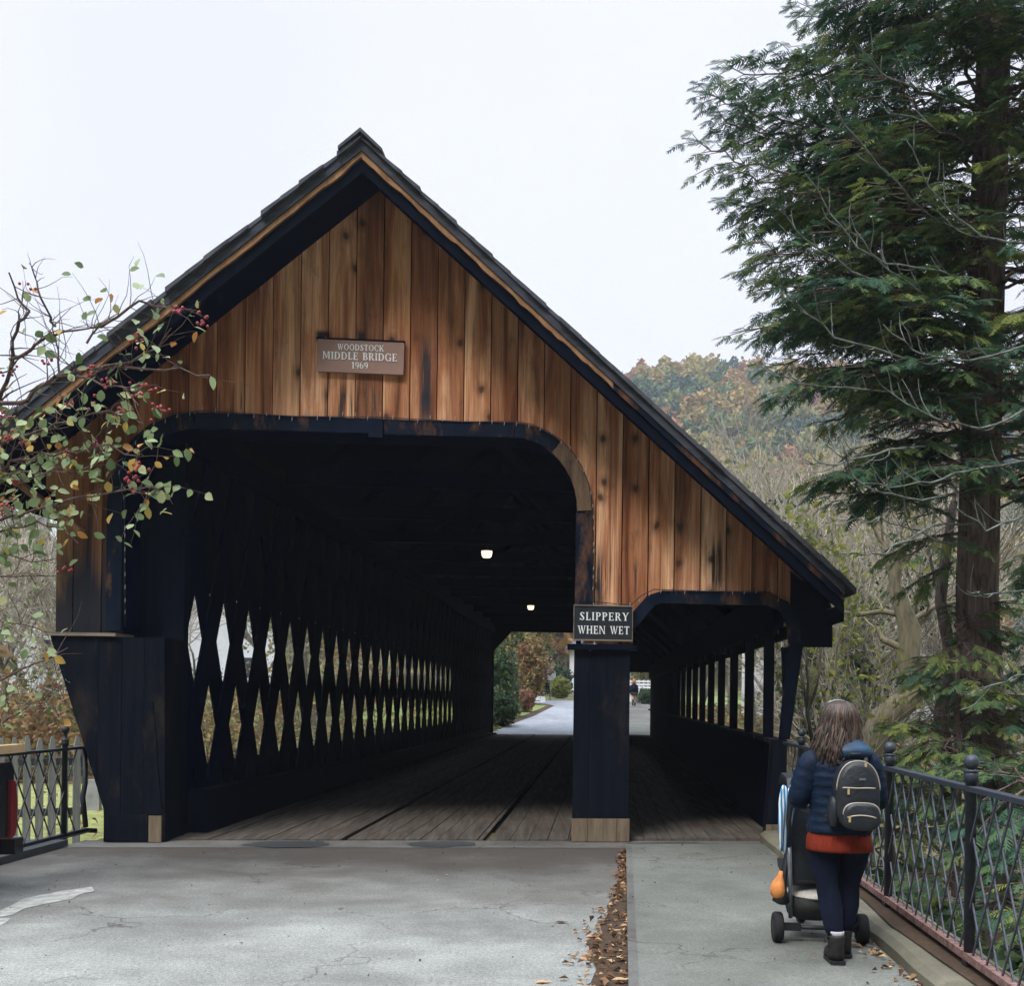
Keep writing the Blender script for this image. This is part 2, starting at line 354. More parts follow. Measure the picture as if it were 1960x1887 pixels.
M['ironlight'] = simple('grey_painted_iron', (.036, .043, .060), .5, .35, 40, .2, .15, .5)
M['rust'] = simple('rusty_iron', (.15, .085, .075), .8, .5, 22, 0, .4, .2, (1, 1, 1), (.30, .185, .165))
M['signbrown'] = simple('sign_brown_paint', (.30, .185, .155), .6, .10, 8)
M['signblack'] = simple('sign_black_paint', (.016, .021, .027), .6, .35, 12)
M['letter'] = simple('letter_white_paint', (.80, .82, .85), .6, .08, 20)
M['cream_plate'] = simple('pale_sign_back', (.52, .54, .55), .6, .1, 5)
M['picket'] = simple('weathered_pickets', (.22, .235, .235), .85, .3, 6, 0, .2, .2, (4, 4, .5))
M['stone'] = simple('grey_stone', (.26, .27, .28), .9, .3, 6, 0, .6)
M['whitepaint'] = simple('white_clapboard', (.74, .76, .78), .7, .06, 3)
M['roofgrey'] = simple('grey_roof', (.10, .105, .11), .9, .3, 4)
M['roofgreen'] = simple('green_roof', (.09, .15, .10), .8, .2, 4)
m, t, b = base_mat('window_glass', .1, 0, .6); b.inputs['Base Color'].default_value = (.03, .035, .045, 1); M['glass'] = m
def bark(name, c0, c1, sc=(9, 9, 1.3), lichen=None):
    m, t, b = base_mat(name, .9, 0, .15)
    g = noise(t, coords(t, sc), 1.6, 8, .68, .8); col = ramp(t, g, [(.35, c0), (.68, c1)])
    if lichen: col = mixc(t, ramp(t, noise(t, coords(t, (2, 2, 1.2)), 2, 5, .7), [(.45, 0.0), (.62, .8)]), col, lichen)
    t.links.new(col, b.inputs['Base Color']); bump(t, b, g, 1.0, .03); return m
M['bark'] = bark('hemlock_bark', (.045, .035, .034), (.27, .20, .18), (9, 9, 1.6))
M['barkpale'] = bark('pale_bark', (.12, .105, .07), (.34, .29, .20), (6, 6, 1.2), (.24, .23, .13))
M['barkgrey'] = bark('grey_bark', (.09, .08, .065), (.26, .235, .195), (5, 5, 1))
M['barkbush'] = bark('shrub_bark', (.075, .05, .045), (.21, .15, .13), (20, 20, 4))
M['deadwood'] = simple('lichened_twigs', (.075, .082, .075), .9, .4, 9, 0, 0, .1, (1, 1, 1), (.24, .27, .25))
M['twig'] = simple('grey_twigs', (.27, .245, .195), .9, .35, 3, 0, 0, .1, (1, 1, 1), (.56, .51, .41))
def foliage(name, stops, trans=.3, rough=.6):
    m = bpy.data.materials.new(name); m.use_nodes = True; t = m.node_tree; b = t.nodes['Principled BSDF']
    b.inputs['Roughness'].default_value = rough; b.inputs['Specular IOR Level'].default_value = .25
    col = ramp(t, toneattr(t), stops); t.links.new(col, b.inputs['Base Color'])
    tr = nn(t, 'ShaderNodeBsdfTranslucent'); t.links.new(col, tr.inputs[0]); mx = nn(t, 'ShaderNodeMixShader'); mx.inputs[0].default_value = trans
    o = t.nodes['Material Output']; t.links.new(b.outputs[0], mx.inputs[1]); t.links.new(tr.outputs[0], mx.inputs[2]); t.links.new(mx.outputs[0], o.inputs[0]); return m
M['hemlock'] = foliage('hemlock_needles', [(0, (.020, .062, .048)), (.4, (.054, .122, .072)), (.75, (.125, .185, .062)), (1, (.21, .245, .065))])
M['autumn'] = foliage('autumn_leaves', [(0, (.05, .07, .06)), (.2, (.09, .13, .07)), (.4, (.24, .235, .085)), (.6, (.31, .25, .10)), (.8, (.28, .16, .085)), (1, (.22, .10, .075))])
M['green'] = foliage('green_leaves', [(0, (.022, .05, .03)), (.5, (.06, .10, .05)), (1, (.14, .18, .05))])
M['lime'] = foliage('yellow_green_leaves', [(0, (.13, .16, .045)), (1, (.33, .33, .08))], .4)
M['berryleaf'] = foliage('shrub_leaves', [(0, (.08, .13, .04)), (.5, (.25, .34, .17)), (.8, (.42, .48, .25)), (.90, (.48, .36, .09)), (1, (.42, .17, .05))], .3, .45)
M['berry'] = simple('red_berries', (.30, .022, .035), .35, .35, 40, 0, 0, .5)
M['litter'] = foliage('dry_leaves', [(0, (.06, .03, .018)), (.4, (.17, .085, .045)), (.7, (.34, .21, .11)), (.9, (.52, .40, .24)), (1, (.58, .22, .09))], .15, .8)
M['forest'] = foliage('hill_canopy', [(0, (.05, .095, .08)), (.2, (.10, .16, .07)), (.4, (.27, .26, .075)), (.6, (.38, .27, .085)), (.8, (.36, .165, .07)), (1, (.26, .09, .07))], .25)
M['skin'] = simple('skin', (.56, .34, .25), .5, .06, 10, 0, 0)
def lampmat(name, col, s):
    m = bpy.data.materials.new(name); m.use_nodes = True; b = m.node_tree.nodes['Principled BSDF']
    b.inputs['Base Color'].default_value = (*col, 1); b.inputs['Emission Color'].default_value = (*col, 1); b.inputs['Emission Strength'].default_value = s; return m
M['lamp'] = lampmat('warm_lamp_glass', (1.0, .80, .58), 1.6)
M['bulb'] = simple('tiny_clear_bulb', (.30, .32, .36), .3, .1, 10, 0, 0, .5)

# ------------------------------------------------------------------ terrain
def sst(x, a, b):
    t = np.clip((x - a) / (b - a), 0, 1); return t * t * (3 - 2 * t)
def terr(u, v):
    u = np.asarray(u, float); v = np.asarray(v, float)
    z = np.full(np.broadcast(u, v).shape, -0.03)
    z = z - 0.06 * 0 - np.clip((u - 2.45) * .85, 0, 2.5) - sst(-u, 5.75, 6.3) * .28
    side = np.maximum(sst(-u, 5.9, 7.5), sst(u, 2.6, 4.2)); rv0 = 13.6 + 13.0 * side; rv1 = 41.5 - 4.5 * side
    c = sst(v, rv0, rv0 + 4) * (1 - sst(v, rv1, rv1 + 5.7)) * 1.0
    z = z * (1 - c) + (-4.7) * c
    far = sst(v, 41.5, 47.2)
    rise = np.clip((v - 47.5) * .06, 0, 1.15) + np.clip((v - 67) * .03, 0, 1.6)
    zf = -0.03 + rise + sst(-u, 5.2, 9) * .9 * (1 - sst(v, 66, 74)) * sst(v, 48, 52)
    z = z * (1 - far) + zf * far
    k = np.clip(u / np.maximum(v, 1), -2, 2)
    hh = 12 + 66 * sst(k, -.25, .07)
    hill = sst(v, 105, 300) * hh
    return z + hill
def axis(pts):
    r = []
    for (a, b, n) in pts: r += list(np.linspace(a, b, n, endpoint=False))
    r.append(pts[-1][1]); return np.array(r)
us = axis([(-700, -160, 16), (-160, -40, 20), (-40, -10, 20), (-10, 10, 50), (10, 40, 24), (40, 160, 20), (160, 700, 16)])
vs_ = axis([(-120, -10, 12), (-10, 12, 30), (12, 52, 60), (52, 110, 30), (110, 320, 40), (320, 900, 12)])
UU, VV = np.meshgrid(us, vs_); ZZ = terr(UU, VV)
gx = UU * UX + VV * VX; gy = UU * UY + VV * VY
nu, nv = len(us), len(vs_)
idx = np.arange(nu * nv).reshape(nv, nu)
fq = np.stack([idx[:-1, :-1], idx[:-1, 1:], idx[1:, 1:], idx[1:, :-1]], -1).reshape(-1, 4)
mb = MB(); mb.addnp(np.stack([gx.ravel(), gy.ravel(), ZZ.ravel()], 1), fq, np.full(nu * nv, .5), True)
struct(mb.build('ground', M['ground'], origin=(0, 0, 0)))
def sheet(name, mat, poly, z, th=0.0):
    mb = MB()
    if th: mb.slab([B(u, v, 0)[:2] for u, v in poly], z - th, z)
    else: mb.add([B(u, v, z) for u, v in poly], [tuple(range(len(poly)))])
    return struct(mb.build(name, mat, origin=(0, 0, 0)))
def ribbon(name, mat, left, right, zoff, sub=8):     # a strip that follows the terrain between two edge polylines (u, v)
    mb = MB(); L, Rr = [], []
    def dens(p):
        q = []
        for a, b in zip(p[:-1], p[1:]):
            for k in range(sub): q.append((a[0] + (b[0] - a[0]) * k / sub, a[1] + (b[1] - a[1]) * k / sub))
        q.append(p[-1]); return q
    L, Rr = dens(left), dens(right); vs = []; n = 5
    for a, b in zip(L, Rr):
        for k in range(n):
            f = k / (n - 1); u, v = a[0] + (b[0] - a[0]) * f, a[1] + (b[1] - a[1]) * f
            vs.append(B(u, v, float(terr(u, v)) + zoff))
    fs = [(i * n + k, i * n + k + 1, (i + 1) * n + k + 1, (i + 1) * n + k) for i in range(len(L) - 1) for k in range(n - 1)]
    mb.add(vs, fs, True); return struct(mb.build(name, mat, origin=(0, 0, 0)))
V0 = 12.3
WALK_Z = 0.045
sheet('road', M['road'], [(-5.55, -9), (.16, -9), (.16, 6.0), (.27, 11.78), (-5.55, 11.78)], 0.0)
sheet('threshold_strip', M['strip'], [(-5.6, 11.78), (2.1, 11.78), (2.1, 12.36), (-5.6, 12.36)], 0.004)
sheet('sidewalk', M['walk'], [(.16, -9), (1.78, -9), (1.78, 11.80), (.27, 11.80), (.16, 6.0)], WALK_Z, .15)
sheet('kerb_edge', M['strip'], [(.162, 4), (.162, 6.0), (.272, 11.6), (.325, 11.6), (.215, 6.0), (.215, 4)], WALK_Z + .004)
sheet('gutter_soil', M['soil'], [(.165, 4.5), (.165, 6.0), (.268, 11.6), (.22, 11.5), (.20, 10.6), (.16, 9.9), (.12, 9.0), (.05, 8.5), (.06, 8.2), (.0, 7.8), (.01, 7.55), (-.10, 7.25), (-.06, 7.05), (-.05, 6.85), (-.09, 6.78), (-.04, 6.68), (-.02, 6.5), (-.05, 6.2), (-.02, 6.0), (-.06, 5.6), (-.04, 4.5)], 0.005)
def blob(cu, cv, ru, rv, seed, n=22, j=.25):
    g = random.Random(seed); return [(cu + ru * math.cos(t) * (1 + j * (g.random() - .5)), cv + rv * math.sin(t) * (1 + j * (g.random() - .5))) for t in [2 * math.pi * k / n for k in range(n)]]
sheet('asphalt_patch', M['patch'], blob(-1.72, 12.06, .37, .24, 3), .009)
sheet('asphalt_patch', M['patch'], blob(-3.35, 12.02, .45, .26, 4), .009)
sheet('asphalt_patch', M['patch'], blob(.80, 12.1, .45, .11, 6, 22, .5), .049 - .04)
pm = [guv(x, y) for x, y in [(15, 1738), (45, 1722), (80, 1714), (120, 1706), (176, 1699), (181, 1707), (150, 1714), (138, 1722), (90, 1731), (45, 1741), (25, 1752), (0, 1757), (0, 1744)]]
sheet('road_marking', M['paint'], pm, .004)
sheet('road_marking', M['paint'], [guv(x, y) for x, y in [(-30, 1768), (0, 1758), (20, 1760), (12, 1767), (-5, 1776), (-30, 1788)]], .004)
# kerb on the right under the railing, low wall on the left
mb = MB(B)
prof = [(1.785, -.1), (1.785, .10), (1.83, .135), (2.16, .145), (2.30, .10), (2.30, -1.2)]
vsn = np.linspace(-9, 12.2, 60); g = random.Random(2); vv = []
for v in vsn:
    j = g.uniform(-.005, .005)
    for (u, z) in prof: vv.append((u + (j if z > .05 else 0), v, z + (j if z > .05 else 0)))
n = len(prof); fs = [(i * n + k, i * n + k + 1, (i + 1) * n + k + 1, (i + 1) * n + k) for i in range(len(vsn) - 1) for k in range(n - 1)]
mb.add(vv, fs); struct(mb.build('kerb', M['curb']))
mb = MB(B); mb.box(-5.95, -5.56, -9, 11.9, -.6, .07); struct(mb.build('kerb', M['patch']))
sheet('lawn', M['lawn'], [(-60, -8), (-6.35, -8), (-6.35, 13.2), (-6.0, 14.5), (-6.0, 23.5), (-60, 23.5)], -.285)
mb = MB(B); mb.add([(-300, 10, -4.0), (300, 10, -4.0), (300, 48, -4.0), (-300, 48, -4.0)], [(0, 1, 2, 3)]); struct(mb.build('river', M['water'], origin=(0, 0, 0)))
# far road, pavement and lawn beyond the bridge
ribbon('road', M['farroad'], [(-4.9, 47.4), (-4.7, 50), (-3.6, 58), (-2.9, 66), (-4.2, 70), (-30, 72)], [(.3, 47.4), (.4, 50), (1.0, 58), (1.1, 66), (1.3, 74), (-30, 80)], .03)
ribbon('sidewalk', M['walk'], [(.9, 47.4), (1.0, 54)], [(2.6, 47.4), (2.7, 54)], .045)
ribbon('sidewalk', M['strip'], [(1.0, 54), (1.15, 66), (1.2, 90)], [(2.7, 54), (2.9, 66), (3.0, 90)], .045)
ribbon('verge', M['soil'], [(-5.9, 47.4), (-5.5, 50), (-4.1, 58), (-3.3, 66)], [(-4.88, 47.4), (-4.68, 50), (-3.58, 58), (-2.88, 66)], .036)
ribbon('lawn', M['farlawn'], [(3.05, 55), (3.1, 66), (3.2, 90)], [(14, 55), (16, 66), (20, 90)], .04)
ribbon('lawn', M['farlawn'], [(-11, 48.5), (-10, 58), (-9, 66)], [(-5.92, 48.5), (-4.12, 58), (-3.32, 66)], .04)
exec_marker = 0
#PART2
# ------------------------------------------------------------------ covered bridge
BR = thing('covered_bridge', 'dark timber covered bridge with a brown boarded gable and a side walkway', 'bridge', B(-2.5, V0, 0))
RU, RZ, SL = -2.53, 7.31, .865         # ridge and slope of the roof
V1, VE = 11.42, 48.6                   # roof ends
EAR, EAL = 2.58, -6.45
def rtop(u): return RZ - SL * abs(u - RU)
def runder(u): return rtop(u) - .20
rng = random.Random(7)
def opening(u):                         # lower edge of the gable boarding
    if u < -5.90:
        t = min(1, (-5.90 - u) / .30); return 3.60 + .20 * math.sqrt(max(0, 1 - (1 - t) ** 2))
    if u < -5.21: return 2.22
    if u < -4.45:
        t = (u + 5.21) / .76; return 3.62 + .93 * math.sqrt(max(0, 1 - (1 - t) ** 2.2))
    if u < -1.02: return 4.55
    if u < -.22:
        t = (u + 1.02) / .80; return 3.66 + .89 * math.sqrt(max(0, 1 - t ** 2.2))
    if u < .33: return 2.20
    if u < .56: return 2.45 + (u - .33) / .23 * .28
    if u < 1.90: return 2.73
    if u < 2.10:
        t = (u - 1.90) / .20; return 2.24 + .49 * math.sqrt(max(0, 1 - t * t))
    return 2.21
def boards(edge_a, edge_b, mbs, v_front, pick):
    for a, b in zip(edge_a, edge_b):
        i, du = pick(a, b)
        mb = mbs[i]; mb.tone = rng.random(); dv = rng.uniform(-.004, .004)
        cuts = [a + .006] + [c for c in (-5.9, -5.21, -4.45, -1.02, -.22, .33, .56, 1.9, 2.1, RU) if a + .012 < c < b - .012] + [b - .006]
        for p, q in zip(cuts[:-1], cuts[1:]):
            us_ = [p + (q - p) * k / 6 for k in range(7)]; mid = (p + q) / 2
            lo = [opening(min(max(x, p + 1e-4), q - 1e-4)) for x in us_]; hi = [runder(x) - .004 for x in us_]
            if min(h - l for h, l in zip(hi, lo)) < .02: continue
            poly = list(zip(us_, lo)) + list(zip(us_[::-1], hi[::-1]))
            mb.prism(poly, v_front + dv, v_front + dv + .03)
edges = [-2.47 + .296 * k for k in range(-16, 18)]
edges = [x for x in edges if -6.3 < x < 2.6]; edges = [-6.4] + edges + [2.6]
gm, gs, gd, gd2 = MB(B), MB(B), MB(B), MB(B)
def pick(a, b):
    m = (a + b) / 2
    if m > 2.12: return 3, 0
    if m < -5.95: return 2, 0
    if m < -5.05: return 1, 0
    return 0, 0
boards(edges[:-1], edges[1:], [gm, gs, gd, gd2], V0, pick)
gm.build('gable_boarding', M['gable'], BR); gs.build('stained_boarding', M['gablestain'], BR)['label'] = 'boards with blackened feet at the left of the opening'
gd2.build('dark_boarding', M['dark'], BR)
# trim round the openings
def sweep(mb, pts, w, v0, v1):
    for i in range(len(pts) - 1):
        pass
    n = len(pts); L = []; Q = []
    for i, p in enumerate(pts):
        a = Vector(pts[max(i - 1, 0)]); b = Vector(pts[min(i + 1, n - 1)]); d = (b - a).normalized(); nrm = Vector((-d.y, d.x))
        L.append((p[0], p[1])); Q.append((p[0] + nrm.x * w, p[1] + nrm.y * w))
    for i in range(n - 1):
        mb.prism([L[i], L[i + 1], Q[i + 1], Q[i]], v0, v1)
mb = MB(B)
top = [(-5.20, 2.26), (-5.20, 3.62)] + [(-5.20 + .75 * (1 - math.cos(t)), 3.62 + .83 * math.sin(t)) for t in [R(15 * k) for k in range(1, 6)]] + [(-4.45, 4.45)]
mb.tone = .2; sweep(mb, top, .16, V0 - .06, V0 - .004)
mb.tone = .6; sweep(mb, [(-4.45, 4.45), (-3.4, 4.447), (-2.2, 4.443), (-1.02, 4.45)], .16, V0 - .058, V0 - .004)
crv = [(-1.02, 4.45)] + [(-1.02 + .71 * math.sin(t), 3.66 + .79 * math.cos(t)) for t in [R(9 * k) for k in range(1, 10)]] + [(-.31, 3.66)]
mb.tone = .9; sweep(mb, crv[:5], .16, V0 - .062, V0 - .004)
mb.build('opening_trim', M['darkworn'], BR); mb = MB(B); mb.tone = .35; mb.prism([(-.325, 2.63), (-.325, 3.64), (-.15, 3.64), (-.13, 2.63)], V0 - .055, V0 - .004)
mb.build('opening_trim', M['darkworn'], BR)
mb = MB(B); mb.tone = .7; sweep(mb, crv[4:], .16, V0 - .064, V0 - .005); mb.build('curved_brace', M['bracewood'], BR)['label'] = 'bare brown curved brace at the right of the opening'
mb = MB(B); mb.prism([(-2.60, 4.40), (-2.45, 4.395), (-2.45, 4.60), (-2.60, 4.605)], V0 - .085, V0 - .062); mb.build('key_block', M['darkworn'], BR)
mb = MB(B); sweep(mb, [(.34, 2.36), (.58, 2.64), (.66, 2.66), (1.84, 2.66), (1.99, 2.60), (2.08, 2.44), (2.10, 2.24)], .14, V0 - .055, V0 - .004)
mb.build('walkway_trim', M['darkworn'], BR)
# inner lining of the opening (thickness of the portal)
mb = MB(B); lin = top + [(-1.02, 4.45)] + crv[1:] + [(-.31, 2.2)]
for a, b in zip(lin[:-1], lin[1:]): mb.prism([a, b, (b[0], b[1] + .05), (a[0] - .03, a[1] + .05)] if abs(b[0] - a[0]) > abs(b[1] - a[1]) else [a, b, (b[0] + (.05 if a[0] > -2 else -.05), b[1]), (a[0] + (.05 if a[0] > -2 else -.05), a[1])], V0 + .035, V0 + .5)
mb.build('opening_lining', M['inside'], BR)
# ledge, buttress, posts
mb = MB(B); mb.box(-5.94, -5.21, V0 - .16, V0 + .3, 2.19, 2.225); mb.build('ledge', M['ledge'], BR)
mb = MB(B); bt_ = lambda z: -5.33 - (z - .36) / 1.825 * .57 if z > .36 else -5.31 - z * .05
for k_, (a, b) in enumerate(((-5.95, -5.40), (-5.395, -5.16), (-5.155, -4.93), (-4.925, -4.69))):
    mb.tone = rng.random(); d_ = rng.uniform(-.006, .006)
    if k_ == 0: P_ = [(-5.397, .50), (-5.397, 2.185), (-5.90, 2.185)]; P_ = [(-5.397, .575), (-5.397, 2.185), (-5.90, 2.185)]
    elif k_ == 1: P_ = [(-5.315, .01), (b, .01), (b, 2.185), (a, 2.185), (a, .56), (-5.33, .36)]
    else: P_ = [(a, .01), (b, .01), (b - (.03 if k_ == 3 else 0), 2.185), (a, 2.185)]
    mb.prism(P_, V0 - .12 + d_, V0 + .42)
mb.build('buttress', M['post'], BR)
mb = MB(B); mb.box(-5.5, -4.95, V0 + .44, V0 + .48, 2.19, 4.75); mb.build('wing_wall', M['dark'], BR)
mb = MB(B); mb.tone = .3; mb.box(-5.315, -4.86, V0 - .145, V0 - .123, .012, .30); mb.build('kick_board', M['post'], BR)
mb = MB(B); mb.tone = .8; mb.box(-4.85, -4.72, V0 - .15, V0 - .123, .012, .29); mb.build('kick_board', M['kick'], BR)
mb = MB(B); mb.prism([(-4.98, 1.5), (-4.83, 1.5), (-4.72, .30), (-4.82, .30)], V0 - .135, V0 - .122); mb.build('batten', M['post'], BR)
mb = MB(B)
for a, b in ((-.325, -.152), (-.147, .30)): mb.tone = rng.random(); mb.box(a, b, V0 - .05, V0 + .45, .02, 2.13)
mb.build('centre_post', M['post'], BR)
mb = MB(B)
for a, b in ((-.33, -.153), (-.148, .02), (.023, .17), (.173, .315)): mb.tone = rng.random(); mb.box(a, b, V0 - .078, V0 - .052, .012, .265)
mb.build('kick_board', M['kick'], BR)
mb = MB(B); mb.box(-.40, .385, V0 - .11, V0 + .1, 2.132, 2.19); mb.build('post_cap', M['dark'], BR)
mb = MB(B); mb.prism([(1.87, .01), (2.085, .01), (2.10, 1.15), (1.95, 1.15)], V0 - .02, V0 + .3); mb.build('side_post', M['post'], BR)
mb = MB(B); mb.box(1.865, 2.09, V0 - .05, V0 - .022, .05, .20); mb.build('kick_board', M['kick'], BR)
mb = MB(B); mb.prism([(2.02, 1.155), (2.13, 1.155), (2.27, 2.205), (2.10, 2.205)], V0 - .01, V0 + .12); mb.build('raking_brace', M['dark'], BR)
mb = MB(B); mb.prism([(2.07, 1.72), (2.12, 1.72), (2.17, 2.2), (2.05, 2.2)], V0 + .13, V0 + .2); mb.build('bracket', M['dark'], BR)
mb = MB(B); mb.prism([(2.115, 2.20), (2.60, 2.20), (2.60, 2.64), (2.115, 3.05)], V0 - .045, V0 - .006); mb.build('eave_box', M['dark'], BR)
mb = MB(B)   # braces of the left eave
mb.beam((-6.35, V0 - .04, 3.86), (-5.62, V0 - .04, 3.30), .06, .18, (0, 1, 0)); mb.build('eave_brace', M['bare'], BR)
# roof
def slope_prism(mb, side, s0, s1, t0, t1, va, vb):    # s: metres measured across (u distance from the ridge), t: height above roof top line
    f = 1 if side > 0 else -1
    poly = [(RU + f * s0, RZ - SL * s0 + t0), (RU + f * s1, RZ - SL * s1 + t0), (RU + f * s1, RZ - SL * s1 + t1), (RU + f * s0, RZ - SL * s0 + t1)]
    mb.prism(poly, va, vb)
mb = MB(B)
for side, ext in ((1, EAR - RU), (-1, RU - EAL)):
    slope_prism(mb, side, 0.0, ext - .02, -.20, -.10, V1 + .04, VE - .04)
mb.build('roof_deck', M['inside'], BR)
mb = MB(B)
for side, ext in ((1, EAR - RU + .06), (-1, RU - EAL + .06)):
    f = side; st = .185; k = 0; s0 = 0.0
    while s0 < ext:
        s1 = min(s0 + st + .05, ext + .02); mb.tone = rng.random()
        poly = [(RU + f * s0, RZ - SL * s0 - .098), (RU + f * s1, RZ - SL * s1 - .098), (RU + f * s1, RZ - SL * s1 - .045), (RU + f * s0, RZ - SL * s0 - .075 + .002 * k % 2)]
        # uneven shingle tips at the verge, then the long run of the course
        j = rng.uniform(-.03, .03)
        mb.prism(poly, V1 - .06 + j, V1 + 1.4); mb.prism([(a, b - .0015) for a, b in poly], V1 + 1.405, VE)
        s0 += st; k += 1
mb.build('shingles', M['shingle'], BR)
mb = MB(B)
for f in (1, -1): mb.prism([(RU, RZ - .045), (RU + f * .22, RZ - SL * .22 - .045), (RU + f * .22, RZ - SL * .22 - .012), (RU, RZ - .005)], V1 - .09, VE)
mb.build('ridge_cap', M['shingle'], BR)
def verge(name, mat, side, t0, t1, va, vb, ext, segs=14, wob=0.0, seed=1, s0=0.0):
    g = random.Random(seed); mb = MB(B); f = side; P = []
    for k in range(segs + 1):
        s_ = s0 + (ext - s0) * k / segs; P.append((RU + f * s_, RZ - SL * s_ + t0 + wob * (g.random() - .3), RZ - SL * s_ + t1))
    for a, b in zip(P[:-1], P[1:]): mb.prism([(a[0], a[1]), (b[0], b[1]), (b[0], b[2]), (a[0], a[2])], va, vb)
    return mb.build(name, mat, BR)
for side, ext in ((1, EAR - RU - .03), (-1, RU - EAL - .03)):
    verge('rake_board', M['rake'], side, -.20, -.102, V1 - .02, V1 + .03, ext)
    verge('bare_rake_strip', M['bare'], side, -.272, -.203, V1 + .0, V1 + .035, ext if side < 0 else 2.6, 40, .03, 3 + side)
    if side > 0: verge('worn_rake_strip', M['darkworn'], side, -.272, -.203, V1 + .0, V1 + .035, ext, 14, .0, 3, 2.603)
    verge('rake_backing', M['dark'], side, -.40, -.205, V1 + .038, V1 + .08, ext, 3)  # backing made deeper so that it shades the gable boards
mb = MB(B)    # soffit rafters seen under the verge
for side, ext in ((1, EAR - RU - .1), (-1, RU - EAL - .1)):
    for v in (V0 + 3, V0 + 6, V0 + 9, V0 + 12, V0 + 15, V0 + 18, V0 + 21, V0 + 24, V0 + 27, V0 + 30, V0 + 33):
        slope_prism(mb, side, 0.02, ext, -.36, -.203, v, v + .12)
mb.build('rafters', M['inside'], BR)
mb = MB(B)
for k in range(12): v = V0 + 1.5 + 3 * k; mb.box(-5.0, 0.15, v, v + .2, 4.72, 4.95)
mb.build('tie_beams', M['inside'], BR)
mb = MB(B); mb.box(EAR - .05, EAR - .01, V1 + .1, VE, 2.44, 2.62); mb.build('eave_fascia', M['dark'], BR)
mb = MB(B); mb.box(EAL + .01, EAL + .05, V1 + .1, VE, 3.58, 3.74); mb.build('eave_fascia', M['dark'], BR)
# deck
mb = MB(B); z = .016; u = -4.72; g1 = g2_ = 0
while u < -.36:
    w = rng.choice((.19, .21, .23)); v = V0 + .062
    if not g1 and u + w > -2.885: mb.tone = .4; mb.box(u + .004, -2.885, V0 + .062, 47.4, -.03, z); u = -2.812; g1 = 1; continue
    if not g2_ and u + w > -1.325: mb.tone = .6; mb.box(u + .004, -1.325, V0 + .062, 47.4, -.03, z - .003); u = -1.252; g2_ = 1; continue
    while v < 47.4:
        ln = rng.uniform(4, 7.5); mb.tone = rng.random(); zz = z + rng.uniform(-.005, .004)
        mb.box(u + .004, min(u + w, -.345) - .004, v, min(v + ln, 47.4) - .006, -.03, zz); v += ln
    u += w
u = .34
while u < 2.0:
    v = V0 + .062; mb.tone = rng.random() * .6; mb.box(u + .003, min(u + .15, 2.0) - .003, v, 47.4, -.03, z + .02 + rng.uniform(-.004, .003)); u += .15
mb.build('plank_deck', M['deck'], BR)
mb = MB(B); mb.box(-5.1, 2.1, V0 + .03, 47.38, -.5, -.034); mb.build('floor_beams', M['groove'], BR)
# lattice truss on the left: two layers of crossing planks
def lattice(u0, du, vs0, ve, zl, zh, p, bw, tan, ph):
    for layer in (0, 1):
        mb = MB(B); d = 1 if layer == 0 else -1; uu = u0 - layer * .095
        hz = zh - zl; off = hz / tan * d; v = vs0 - abs(off)
        k = 0
        while v < ve + abs(off):
            mb.tone = rng.random(); x0 = v; x1 = v + off
            pl = [(x0 - bw / 2, zl), (x0 + bw / 2, zl), (x1 + bw / 2, zh), (x1 - bw / 2, zh)]
            # (v, z) outline, thickness along u; clip to the wall's ends
            if x0 > vs0 - .1 and x1 > vs0 - .1 and x0 < ve and x1 < ve or True:
                ok = min(x0, x1) < ve and max(x0, x1) > vs0
                if ok:
                    def clip(P):
                        out_ = []
                        for (c, lim, sg) in (('a', vs0, 1), ('b', ve, -1)):
                            out_ = []
                            for a, b in zip(P, P[1:] + P[:1]):
                                ia, ib = (a[0] - lim) * sg >= 0, (b[0] - lim) * sg >= 0
                                if ia: out_.append(a)
                                if ia != ib:
                                    t = (lim - a[0]) / (b[0] - a[0]); out_.append((lim, a[1] + t * (b[1] - a[1])))
                            P = out_
                            if len(P) < 3: return []
                        return P
                    q = clip(pl)
                    if q:
                        n = len(q); vv = [(uu, a, b) for a, b in q] + [(uu - .088, a, b) for a, b in q]
                        mb.add(vv, [tuple(range(n)), tuple(range(2 * n - 1, n - 1, -1))] + [(i, i + n, (i + 1) % n + n, (i + 1) % n) for i in range(n)])
            v += p; k += 1
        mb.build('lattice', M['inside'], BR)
PT, TN = .972, 2.10
zc = 2.30; zl = .3
